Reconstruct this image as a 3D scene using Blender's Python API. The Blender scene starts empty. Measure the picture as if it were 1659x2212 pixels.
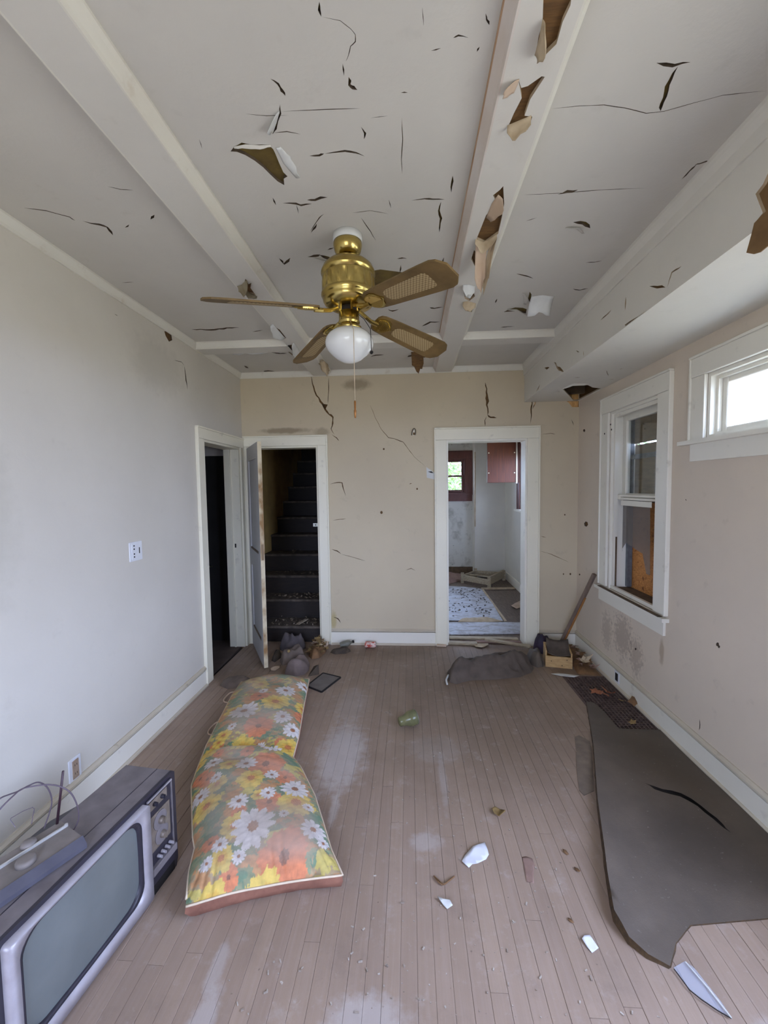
import bpy, math, random
import numpy as np
from mathutils import Vector, Matrix, noise as mnoise
from mathutils.geometry import delaunay_2d_cdt

rnd = random.Random(7)
SC = bpy.context.scene
COL = SC.collection

# ------------------------------------------------------------------ camera
F, YAW, PITCH, ROLL = 890.1, 0.0623, 0.0584, -0.0141      # focal length in pixels of a 1659 x 2212 frame
CAMX, CAMZ = 1.6928, 1.6
cy, sy, cp, sp = math.cos(YAW), math.sin(YAW), math.cos(PITCH), math.sin(PITCH)
_f = Vector((-sy * cp, cy * cp, -sp)); _r0 = Vector((cy, sy, 0)); _u0 = _r0.cross(_f)
_r = _r0 * math.cos(ROLL) + _u0 * math.sin(ROLL); _u = -_r0 * math.sin(ROLL) + _u0 * math.cos(ROLL)
cam_d = bpy.data.cameras.new('camera'); cam = bpy.data.objects.new('camera', cam_d); COL.objects.link(cam)
cam_d.sensor_fit = 'HORIZONTAL'; cam_d.sensor_width = 36.0; cam_d.lens = F / 1659 * 36
cam_d.clip_start = 0.02; cam_d.clip_end = 200
M = Matrix.Identity(4)
for i, c in enumerate((_r, _u, -_f)):
    M[0][i], M[1][i], M[2][i] = c
M[0][3], M[1][3], M[2][3] = CAMX, 0.0, CAMZ
cam.matrix_world = M
SC.camera = cam

# ------------------------------------------------------------------ sky, exposure
SC.view_settings.view_transform = 'Standard'
SC.view_settings.look = 'None'
SC.view_settings.gamma = 1.0
SC.view_settings.exposure = 1.63
SC.view_settings.use_curve_mapping = False
W = bpy.data.worlds.new('sky'); SC.world = W; W.use_nodes = True
nt = W.node_tree; nt.nodes.clear()
_tc = nt.nodes.new('ShaderNodeTexCoord'); _sx = nt.nodes.new('ShaderNodeSeparateXYZ')
_cr = nt.nodes.new('ShaderNodeValToRGB'); _bg = nt.nodes.new('ShaderNodeBackground'); _wo = nt.nodes.new('ShaderNodeOutputWorld')
nt.links.new(_tc.outputs['Generated'], _sx.inputs[0]); nt.links.new(_sx.outputs['Z'], _cr.inputs[0])
_cr.color_ramp.elements[0].position = 0.0; _cr.color_ramp.elements[0].color = (0.65, 0.79, 1.18, 1)
_cr.color_ramp.elements[1].position = 1.0; _cr.color_ramp.elements[1].color = (0.58, 0.73, 1.16, 1)
nt.links.new(_cr.outputs[0], _bg.inputs['Color']); nt.links.new(_bg.outputs[0], _wo.inputs[0])
_bg.inputs['Strength'].default_value = 5.7
sun_d = bpy.data.lights.new('sun', 'SUN'); sun_d.energy = 2.5; sun_d.angle = 0.02; sun_d.color = (1.0, 0.90, 0.74)      # high sun on the far side of the house: it lights the ground outside
sun = bpy.data.objects.new('sun', sun_d); COL.objects.link(sun); sun.rotation_euler = (0.0, -0.33, 0.0)

# room measures (metres): X to the right, Y away from the camera, Z up
D, RW, YR = 4.128, 3.332, -1.5
ZC, ZB = 2.77, 2.72            # ceiling panels, underside of the ceiling beams
XS, ZS = 2.813, 2.411          # soffit face and underside
# window openings of this room that let the daylight in: axis, plane, a0, b0, a1, b1
WIN2 = (1.46, 1.845, 2.40, 2.20)      # high window on the right wall (Y0, Z0, Y1, Z1)
WIN3 = (-0.25, 0.50, 1.22, 2.14)      # wide window on the right wall beside the camera
REARW = [(0.45, 0.62, 1.85, 2.12)]    # tall window behind the camera (X0, Z0, X1, Z1)

def portal(name, loc, rot, w, h):
    l = bpy.data.lights.new(name, 'AREA'); l.shape = 'RECTANGLE'; l.size = w; l.size_y = h
    l.cycles.is_portal = True
    o = bpy.data.objects.new(name, l); COL.objects.link(o); o.location = loc; o.rotation_euler = rot
    return o
H = math.pi / 2
for i, (a0, b0, a1, b1) in enumerate(REARW):
    portal('daylight_portal', ((a0 + a1) / 2, YR - 0.16, (b0 + b1) / 2), (H, 0, 0), a1 - a0, b1 - b0)
for (a0, b0, a1, b1) in (WIN2, WIN3):
    portal('daylight_portal', (RW + 0.16, (a0 + a1) / 2, (b0 + b1) / 2), (0, -H, 0) if False else (H, 0, H), a1 - a0, b1 - b0)
KWIN_ADDED = (1.02, 0.5, 1.78, 2.3)        # unseen window added to the far wall to brighten the kitchen
KWIN = (1.93, 1.48, 2.70, 2.11)       # kitchen far window (X0,Z0,X1,Z1)
KWIN2 = (4.50, 1.25, 6.28, 2.10)      # kitchen right window (Y0,Z0,Y1,Z1)
portal('daylight_portal', ((KWIN[0] + KWIN[2]) / 2, 7.72, (KWIN[1] + KWIN[3]) / 2), (-H, 0, 0), KWIN[2] - KWIN[0], KWIN[3] - KWIN[1])
portal('daylight_portal', ((KWIN_ADDED[0] + KWIN_ADDED[2]) / 2, 7.72, (KWIN_ADDED[1] + KWIN_ADDED[3]) / 2), (-H, 0, 0), KWIN_ADDED[2] - KWIN_ADDED[0], KWIN_ADDED[3] - KWIN_ADDED[1])
portal('daylight_portal', (3.5, (KWIN2[0] + KWIN2[2]) / 2, (KWIN2[1] + KWIN2[3]) / 2), (H, 0, H), KWIN2[2] - KWIN2[0], KWIN2[3] - KWIN2[1])

# ------------------------------------------------------------------ helpers: a point of a surface seen at a pixel
def px(u, v, ax, val):
    d = (u - 829.5) / F * _r - (v - 1106) / F * _u + _f
    o = Vector((CAMX, 0, CAMZ)); i = 'XYZ'.index(ax)
    return o + d * ((val - o[i]) / d[i])
def fl(u, v, z=0.0):
    return px(u, v, 'Z', z)

# ------------------------------------------------------------------ mesh builder
class MB:
    def __init__(s):
        s.v = []; s.f = []; s.m = []; s.mi = 0
    def add(s, vs, fs):
        b = len(s.v); s.v += [tuple(x) for x in vs]
        for f in fs:
            s.f.append(tuple(b + i for i in f)); s.m.append(s.mi)
        return s
    def box(s, x0, y0, z0, x1, y1, z1):
        vs = [(x, y, z) for x in (x0, x1) for y in (y0, y1) for z in (z0, z1)]
        return s.add(vs, [(0, 1, 3, 2), (4, 6, 7, 5), (0, 4, 5, 1), (2, 3, 7, 6), (0, 2, 6, 4), (1, 5, 7, 3)])
    def obox(s, o, ux, uy, uz):
        """box from corner o along three edge vectors"""
        o, ux, uy, uz = map(Vector, (o, ux, uy, uz))
        vs = [o + ux * a + uy * b + uz * c for a in (0, 1) for b in (0, 1) for c in (0, 1)]
        return s.add(vs, [(0, 1, 3, 2), (4, 6, 7, 5), (0, 4, 5, 1), (2, 3, 7, 6), (0, 2, 6, 4), (1, 5, 7, 3)])
    def bar(s, a, b, w, h, up=(0, 0, 1), chamfer=0.0):
        """rectangular bar from a to b, w wide, h high, centred; optional chamfered long edges"""
        a, b = Vector(a), Vector(b); d = (b - a).normalized(); up = Vector(up)
        x = d.cross(up).normalized(); y = x.cross(d).normalized(); c = chamfer
        if c:
            pr = [(-w/2+c, -h/2), (w/2-c, -h/2), (w/2, -h/2+c), (w/2, h/2-c), (w/2-c, h/2), (-w/2+c, h/2), (-w/2, h/2-c), (-w/2, -h/2+c)]
        else:
            pr = [(-w/2, -h/2), (w/2, -h/2), (w/2, h/2), (-w/2, h/2)]
        n = len(pr)
        vs = [p + x * q[0] + y * q[1] for p in (a, b) for q in pr]
        fs = [(i, (i + 1) % n, n + (i + 1) % n, n + i) for i in range(n)] + [tuple(range(n))[::-1], tuple(range(n, 2 * n))]
        return s.add(vs, fs)
    def extrude(s, poly, vec):
        """polygon (3-D points) swept along vec, closed"""
        n = len(poly); vec = Vector(vec)
        vs = [Vector(p) for p in poly] + [Vector(p) + vec for p in poly]
        return s.add(vs, [tuple(range(n))[::-1], tuple(range(n, 2 * n))] + [(i, (i + 1) % n, n + (i + 1) % n, n + i) for i in range(n)])
    def tube(s, pts, r, n=8, caps=True):
        pts = [Vector(p) for p in pts]; k = len(pts); rs = r if isinstance(r, (list, tuple)) else [r] * k
        ref = None; vs = []
        for i, p in enumerate(pts):
            d = (pts[min(i + 1, k - 1)] - pts[max(i - 1, 0)]).normalized()
            if ref is None:
                ref = Vector((0, 0, 1)) if abs(d.z) < 0.9 else Vector((1, 0, 0))
            x = d.cross(ref).normalized(); y = x.cross(d); ref = y
            vs += [p + (x * math.cos(2 * math.pi * j / n) + y * math.sin(2 * math.pi * j / n)) * rs[i] for j in range(n)]
        fs = [(i * n + j, i * n + (j + 1) % n, (i + 1) * n + (j + 1) % n, (i + 1) * n + j) for i in range(k - 1) for j in range(n)]
        if caps:
            fs += [tuple(range(n))[::-1], tuple(range((k - 1) * n, k * n))]
        return s.add(vs, fs)
    def lathe(s, prof, c=(0, 0, 0), n=32, ax=(0, 0, 1)):
        """profile of (radius, height) turned about the axis through c"""
        c = Vector(c); q = Vector((0, 0, 1)).rotation_difference(Vector(ax)); vs = []
        for r, h in prof:
            for j in range(n):
                a = 2 * math.pi * j / n
                vs.append(c + q @ Vector((r * math.cos(a), r * math.sin(a), h)))
        k = len(prof)
        fs = [(i * n + j, i * n + (j + 1) % n, (i + 1) * n + (j + 1) % n, (i + 1) * n + j) for i in range(k - 1) for j in range(n)]
        if prof[0][0] > 1e-4: fs.append(tuple(range(n))[::-1])
        if prof[-1][0] > 1e-4: fs.append(tuple(range((k - 1) * n, k * n)))
        return s.add(vs, fs)
    def grid(s, rows):
        n = len(rows[0]); vs = [p for r in rows for p in r]
        return s.add(vs, [(i * n + j, i * n + j + 1, (i + 1) * n + j + 1, (i + 1) * n + j) for i in range(len(rows) - 1) for j in range(n - 1)])
    def build(s, name, mats, parent=None, smooth=False, label=None, origin=None, kind=None):
        me = bpy.data.meshes.new(name)
        o3 = Vector(origin) if origin is not None else None
        vs = [tuple(Vector(v) - o3) for v in s.v] if o3 is not None else s.v
        me.from_pydata(vs, [], s.f)
        if not isinstance(mats, (list, tuple)): mats = [mats]
        for m in mats: me.materials.append(m)
        if len(mats) > 1: me.polygons.foreach_set('material_index', s.m)
        if smooth: me.polygons.foreach_set('use_smooth', [True] * len(me.polygons))
        me.update()
        ob = bpy.data.objects.new(name, me); COL.objects.link(ob)
        if o3 is not None: ob.location = o3
        if parent is not None:
            ob.parent = parent
            if parent.type == 'EMPTY' or parent.location.length > 0:
                ob.matrix_parent_inverse = world(parent).inverted()
        if label: ob['label'] = label
        if kind: ob['kind'] = kind
        return ob
def world(o):
    m = Matrix.LocRotScale(o.location, o.rotation_euler, o.scale)
    return world(o.parent) @ o.matrix_parent_inverse @ m if o.parent else m
def tag(o, label, cat, group=None, kind=None):
    o['label'] = label; o['category'] = cat
    if group: o['group'] = group
    if kind: o['kind'] = kind
    return o
def thing(name, label, cat, loc=(0, 0, 0), rz=0.0, group=None):
    o = bpy.data.objects.new(name, None); COL.objects.link(o); o.location = loc; o.rotation_euler = (0, 0, rz)
    o.empty_display_size = 0.05
    return tag(o, label, cat, group)
def struct(name, loc=(0, 0, 0)):
    o = bpy.data.objects.new(name, None); COL.objects.link(o); o.location = loc; o['kind'] = 'structure'; o.empty_display_size = 0.05
    return o
def S(o):
    o['kind'] = 'structure'; return o
def n3(x, y, z=0.0):
    return mnoise.noise(Vector((x, y, z)))

# ------------------------------------------------------------------ materials
def srgb(r, g, b):
    f = lambda c: (c / 255 / 12.92) if c / 255 <= 0.04045 else ((c / 255 + 0.055) / 1.055) ** 2.4
    return (f(r), f(g), f(b), 1.0)
class NT:
    def __init__(s, name):
        s.mat = bpy.data.materials.new(name); s.mat.use_nodes = True
        s.t = s.mat.node_tree; s.t.nodes.clear()
        s.out = s.t.nodes.new('ShaderNodeOutputMaterial')
    def n(s, typ, **kw):
        nd = s.t.nodes.new('ShaderNode' + typ)
        for k, v in kw.items():
            if k.startswith('_'): setattr(nd, k[1:], v)
            else: s.set(nd.inputs[k.replace('__', ' ')] if not k.startswith('i') or not k[1:].isdigit() else nd.inputs[int(k[1:])], v)
        return nd
    def set(s, inp, v):
        if hasattr(v, 'is_linked') or isinstance(v, bpy.types.NodeSocket): s.t.links.new(v, inp)
        else: inp.default_value = v
    def pos(s): return s.n('NewGeometry').outputs['Position']
    def noise(s, vec, scale, detail=4.0, rough=0.55, dist=0.0):
        return s.n('TexNoise', Vector=vec, Scale=scale, Detail=detail, Roughness=rough, Distortion=dist).outputs['Fac']
    def ramp(s, fac, a, b, c0=0.0, c1=1.0):
        return s.n('MapRange', Value=fac, i1=a, i2=b, i3=c0, i4=c1, _clamp=True).outputs[0]
    def math(s, op, a, b=0.0):
        return s.n('Math', _operation=op, i0=a, i1=b).outputs[0]
    def mix(s, fac, a, b, mode='MIX'):
        nd = s.t.nodes.new('ShaderNodeMix'); nd.data_type = 'RGBA'; nd.blend_type = mode
        s.set(nd.inputs[0], fac); s.set(nd.inputs[6], a); s.set(nd.inputs[7], b)
        return nd.outputs[2]
    def scalev(s, vec, sc):
        return s.n('Mapping', Vector=vec, Scale=sc).outputs[0]
    def blotch(s, vec, c, r, amt=0.5, nscale=14.0, soft=0.5):
        """mask of a blotch round c with radii r, ragged by noise"""
        d = s.n('VectorMath', _operation='SUBTRACT', i0=vec, i1=c).outputs[0]
        d = s.n('VectorMath', _operation='DIVIDE', i0=d, i1=r).outputs[0]
        l = s.n('VectorMath', _operation='LENGTH', i0=d).outputs['Value']
        nz = s.noise(vec, nscale, 5.0, 0.65)
        l = s.math('ADD', l, s.math('MULTIPLY', s.math('SUBTRACT', nz, 0.5), amt * 2))
        return s.ramp(l, 1.0, 1.0 - soft)
    def bsdf(s, color, rough=0.7, metal=0.0, bump=None, bstr=0.3, bdist=0.01, **kw):
        b = s.n('BsdfPrincipled'); s.set(b.inputs['Base Color'], color); s.set(b.inputs['Roughness'], rough); s.set(b.inputs['Metallic'], metal)
        for k, v in kw.items(): s.set(b.inputs[k.replace('__', ' ')], v)
        if bump is not None:
            bp = s.n('Bump', Strength=bstr, Distance=bdist, Height=bump); s.t.links.new(bp.outputs[0], b.inputs['Normal'])
        s.t.links.new(b.outputs[0], s.out.inputs[0])
        return s.mat
def simple(name, c1, c2=None, scale=8.0, rough=0.7, metal=0.0, bump=0.0, bscale=40.0, stretch=(1, 1, 1), lo=0.3, hi=0.7, local=False, **kw):
    k = NT(name)
    p = k.n('TexCoord').outputs['Object'] if local else k.pos()
    v = k.scalev(p, stretch)
    col = k.mix(k.ramp(k.noise(v, scale, 5.0), lo, hi), c1, c2) if c2 else c1
    bp = k.noise(v, bscale, 4.0) if bump else None
    return k.bsdf(col, rough, metal, bp, bump, 0.004, **kw)

def plaster(name, c1, c2, rough=0.75, dirt=srgb(120, 108, 92), blots=(), bump=0.25, dirtamt=0.35):
    k = NT(name); p = k.pos()
    big = k.noise(p, 1.3, 5.0, 0.6); mid = k.noise(p, 9.0, 6.0, 0.6); fine = k.noise(p, 70.0, 3.0)
    col = k.mix(k.ramp(big, 0.35, 0.65), c1, c2)
    col = k.mix(k.math('MULTIPLY', k.ramp(mid, 0.62, 0.80), dirtamt), col, dirt)
    for (c, r, cc, st, *fr) in blots:
        col = k.mix(k.math('MULTIPLY', k.blotch(p, c, r, *(fr or (0.45,))), st), col, cc)
    h = k.math('ADD', k.math('MULTIPLY', mid, 0.7), k.math('MULTIPLY', fine, 0.3))
    return k.bsdf(col, rough, 0.0, h, bump, 0.006)

STAIN = srgb(112, 92, 66)
M_ceil = plaster('ceiling_paint', srgb(205, 200, 190), srgb(198, 193, 184), 0.8, dirtamt=0.15, bump=0.3)
M_wall_left = plaster('wall_paint_left', srgb(211, 204, 191), srgb(205, 198, 185), 0.7, dirtamt=0.12,
    blots=[((0, 2.75, 2.45), (0.1, 0.35, 0.22), srgb(150, 145, 135), 0.22), ((0, 1.5, 1.5), (0.1, 0.2, 0.5), srgb(170, 165, 150), 0.3)])
M_wall_back = plaster('wall_paint_back', srgb(206, 191, 162), srgb(200, 185, 158), 0.72, dirtamt=0.22,
    blots=[((1.18, D, 2.63), (0.16, 0.1, 0.07), STAIN, 0.5), ((0.45, D, 2.19), (0.30, 0.1, 0.035), STAIN, 0.6), ((0.82, D, 2.17), (0.1, 0.1, 0.05), STAIN, 0.4),
           ((2.0, D, 1.2), (0.03, 0.1, 1.1), STAIN, 0.3), ((0.90, D, 0.25), (0.04, 0.1, 0.12), srgb(160, 140, 60), 0.5)])
M_wall_right = plaster('wall_paint_right', srgb(219, 204, 184), srgb(212, 198, 180), 0.72, dirtamt=0.22,
    blots=[((RW, 3.25, 0.42), (0.1, 0.16, 0.2), srgb(122, 102, 90), 0.42, 1.3, 40.0, 0.5), ((RW, 3.05, 0.35), (0.1, 0.1, 0.16), srgb(124, 104, 90), 0.4, 1.3, 40.0, 0.5), ((RW, 3.5, 0.38), (0.1, 0.1, 0.18), srgb(128, 108, 94), 0.35, 1.3, 40.0, 0.5),
           ((RW, 2.75, 0.5), (0.1, 0.03, 0.1), srgb(140, 110, 70), 0.5)])
M_soffit = plaster('soffit_paint', srgb(220, 215, 203), srgb(213, 208, 197), 0.7, dirtamt=0.12)
M_trim = plaster('trim_paint', srgb(240, 233, 210), srgb(234, 227, 205), 0.45, dirt=srgb(110, 96, 78), dirtamt=0.45, bump=0.15)
M_trim_blue = plaster('trim_paint_cool', srgb(238, 232, 216), srgb(232, 226, 211), 0.45, dirt=srgb(120, 108, 96), dirtamt=0.35, bump=0.15)
M_lath = simple('lath_wood', srgb(120, 86, 44), srgb(86, 60, 30), 12, 0.8, stretch=(1, 8, 8), bump=0.3)
M_olive = simple('backing_board', srgb(124, 104, 48), srgb(82, 64, 30), 9, 0.85, bump=0.3)
M_brownpaper = simple('brown_paper', srgb(130, 100, 62), srgb(108, 80, 48), 14, 0.8, bump=0.2)
M_tan = simple('plaster_core', srgb(196, 178, 150), srgb(168, 148, 118), 14, 0.85, bump=0.3)
M_salmon = simple('paper_back', srgb(206, 182, 160), srgb(190, 166, 140), 10, 0.8)
M_white = simple('white_flake', srgb(218, 218, 214), srgb(204, 204, 200), 10, 0.6)
M_greyflake = simple('grey_flake', srgb(150, 140, 118), srgb(112, 98, 70), 20, 0.8)
M_dark = simple('dark_void', srgb(34, 27, 22), srgb(24, 19, 16), 5, 0.9)
M_rim = simple('crack_edge', srgb(96, 80, 62), srgb(70, 58, 44), 20, 0.9)  # rims coloured dark so cracks read as deep, shaded gaps
M_cap = plaster('baseboard_cap', srgb(206, 196, 176), srgb(188, 174, 150), 0.6, dirt=srgb(110, 90, 62), dirtamt=0.8, bump=0.3)
M_beam = plaster('beam_paint', srgb(213, 208, 198), srgb(206, 201, 191), 0.6, dirtamt=0.15)
M_mold = plaster('moulding_worn', srgb(222, 218, 205), srgb(214, 208, 194), 0.5, dirt=srgb(160, 132, 96), dirtamt=0.4, bump=0.2)
M_mold_brown = simple('moulding_brown_edge', srgb(216, 207, 198), srgb(206, 193, 180), 6, 0.6, stretch=(1, 0.6, 1), lo=0.42, hi=0.62)

# ------------------------------------------------------------------ plane surfaces with real holes
def to3(ax, val, a, b):
    return {'X': (val, a, b), 'Y': (a, val, b), 'Z': (a, b, val)}[ax]
def p2(ax, u, v, val):
    p = px(u, v, ax, val)
    return {'X': (p.y, p.z), 'Y': (p.x, p.z), 'Z': (p.x, p.y)}[ax]
def inside(pt, poly):
    x, y = pt; c = False; n = len(poly)
    for i in range(n):
        x0, y0 = poly[i]; x1, y1 = poly[i - 1]
        if (y0 > y) != (y1 > y) and x < (x1 - x0) * (y - y0) / (y1 - y0 + 1e-12) + x0: c = not c
    return c
def bbox(poly):
    xs = [p[0] for p in poly]; ys = [p[1] for p in poly]
    return min(xs), min(ys), max(xs), max(ys)
def cdt(outline, holes=(), extra=()):
    """triangulated area of outline minus holes -> verts, faces"""
    vs, es = [], []
    for poly in [outline] + list(holes):
        b = len(vs); n = len(poly); vs += [Vector(p) for p in poly]; es += [(b + i, b + (i + 1) % n) for i in range(n)]
    vs += [Vector(p) for p in extra]
    V, _, Fs, _, _, _ = delaunay_2d_cdt(vs, es, [], 0, 1e-6)
    bb = [(bbox(h), h) for h in holes]; out = []
    for f in Fs:
        c = (sum(V[i].x for i in f) / len(f), sum(V[i].y for i in f) / len(f))
        if not inside(c, outline): continue
        if any(b[0] <= c[0] <= b[2] and b[1] <= c[1] <= b[3] and inside(c, h) for b, h in bb): continue
        out.append(tuple(f))
    return [(v.x, v.y) for v in V], out
def rect(a0, b0, a1, b1):
    return [(a0, b0), (a1, b0), (a1, b1), (a0, b1)]
def ribbon(pts, w, seed=0):
    """ragged crack polygon along 2-D points, w wide in the middle and tapering to both ends"""
    r = random.Random(seed * 13 + len(pts)); P = []
    for i in range(len(pts) - 1):
        (x0, y0), (x1, y1) = pts[i], pts[i + 1]; k = max(2, min(5, int(math.hypot(x1 - x0, y1 - y0) / 0.03)))
        P += [(x0 + (x1 - x0) * j / k, y0 + (y1 - y0) * j / k) for j in range(k)]
    P.append(pts[-1]); n = len(P); L, R = [], []
    for i in range(1, n - 1):
        dx, dy = P[i + 1][0] - P[i - 1][0], P[i + 1][1] - P[i - 1][1]; l = math.hypot(dx, dy) + 1e-9
        t = i / (n - 1); h = w / 2 * (math.sin(math.pi * t) ** 0.6) * r.uniform(0.55, 1.25)
        j = r.uniform(-0.25, 0.25) * w
        nx, ny = -dy / l, dx / l
        L.append((P[i][0] + nx * (h + j), P[i][1] + ny * (h + j))); R.append((P[i][0] - nx * (h - j), P[i][1] - ny * (h - j)))
    return [P[0]] + L + [P[-1]] + R[::-1]
def panel(name, ax, val, outlines, openings, cracks, mat, into, depth=0.011, parent=None, mat_rim=None):
    """painted skin of a wall or ceiling with cut openings and cracks; rims run into the surface"""
    m = MB()
    for (a0, b0, a1, b1) in outlines:
        hs = [rect(*o) for o in openings] + list(cracks)
        V, Fs = cdt(rect(a0, b0, a1, b1), hs)
        m.mi = 0; m.add([to3(ax, val, a, b) for a, b in V], Fs)
    m.mi = 1
    for c in cracks:
        n = len(c)
        m.add([to3(ax, val, a, b) for a, b in c] + [to3(ax, val + into * depth, a, b) for a, b in c], [(i, (i + 1) % n, n + (i + 1) % n, n + i) for i in range(n)])
    return m.build(name, [mat, mat_rim or M_rim], parent)
def core(ax, v0, v1, area, openings, name, mat, parent=None):
    """solid behind a skin, between planes v0 and v1, in strips round the openings"""
    a0, b0, a1, b1 = area; xs = sorted({a0, a1, *[max(a0, min(a1, t)) for o in openings for t in (o[0], o[2])]}); m = MB()
    for x0, x1 in zip(xs, xs[1:]):
        if x1 - x0 < 1e-4: continue
        mid = (x0 + x1) / 2; cuts = sorted((o[1], o[3]) for o in openings if o[0] < mid < o[2]); y = b0
        for c0, c1 in cuts + [(b1, b1)]:
            if c0 - y > 1e-4:
                p = to3(ax, v0, x0, y); q = to3(ax, v1, x1, c0)
                m.box(*[min(s, t) for s, t in zip(p, q)], *[max(s, t) for s, t in zip(p, q)])
            y = max(y, c1)
    return m.build(name, mat, parent)
def cr(ax, val, data, k=0.85):
    """cracks traced as (pixel points, width in pixels) -> polygons on the surface"""
    out = []
    for i, (pts, w) in enumerate(data):
        q = [p2(ax, u, v, val) for u, v in pts]
        a = p2(ax, *pts[0], val); b = p2(ax, pts[0][0] + 6, pts[0][1], val); c = p2(ax, pts[0][0], pts[0][1] + 6, val)
        s = min(math.dist(a, b), math.dist(a, c)) / 6
        out.append(ribbon(q, max(0.0013, w * s * k), i))
    return out
def pg(ax, val, pts):
    return [p2(ax, u, v, val) for u, v in pts]
def flake(parent, edge, out, down, length, curl, mat, a0=0.0, seed=0, taper=0.7, name='paint_flake'):
    """curled sheet of paint hinged along edge (3-D points), growing along out and rolling towards down"""
    r = random.Random(seed); out, down = Vector(out).normalized(), Vector(down).normalized(); E = []
    for i in range(len(edge) - 1):
        E += [Vector(edge[i]).lerp(Vector(edge[i + 1]), j / 3) for j in range(3)]
    E.append(Vector(edge[-1])); n = len(E); rows = []
    for i, e in enumerate(E):
        t = i / (n - 1); L = length * ((1 - taper) + taper * math.sin(math.pi * (0.08 + 0.84 * t))) * r.uniform(0.8, 1.15)
        p = e + down * 0.0012; row = [p]
        for k in range(5):
            a = a0 + curl * (k + 1) / 5
            p = p + (out * math.cos(a) + down * math.sin(a)) * (L / 5); row.append(p)
        rows.append(row)
    m = MB(); m.grid(rows)
    o = m.build(name, mat, parent, smooth=True)
    sm = o.modifiers.new('thick', 'SOLIDIFY'); sm.thickness = 0.0012; sm.offset = 0
    return o

# ------------------------------------------------------------------ openings
DOOR1 = (3.31, -0.05, 4.045, 2.02)      # left wall (Y, Z)
DOOR2 = (0.05, -0.05, 0.775, 2.035)    # back wall, stairs (X, Z)
DOOR3 = (2.06, -0.05, 2.845, 2.062)     # back wall, kitchen
WIN1 = (2.83, 0.745, 3.50, 2.185)       # right wall (Y, Z)

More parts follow.
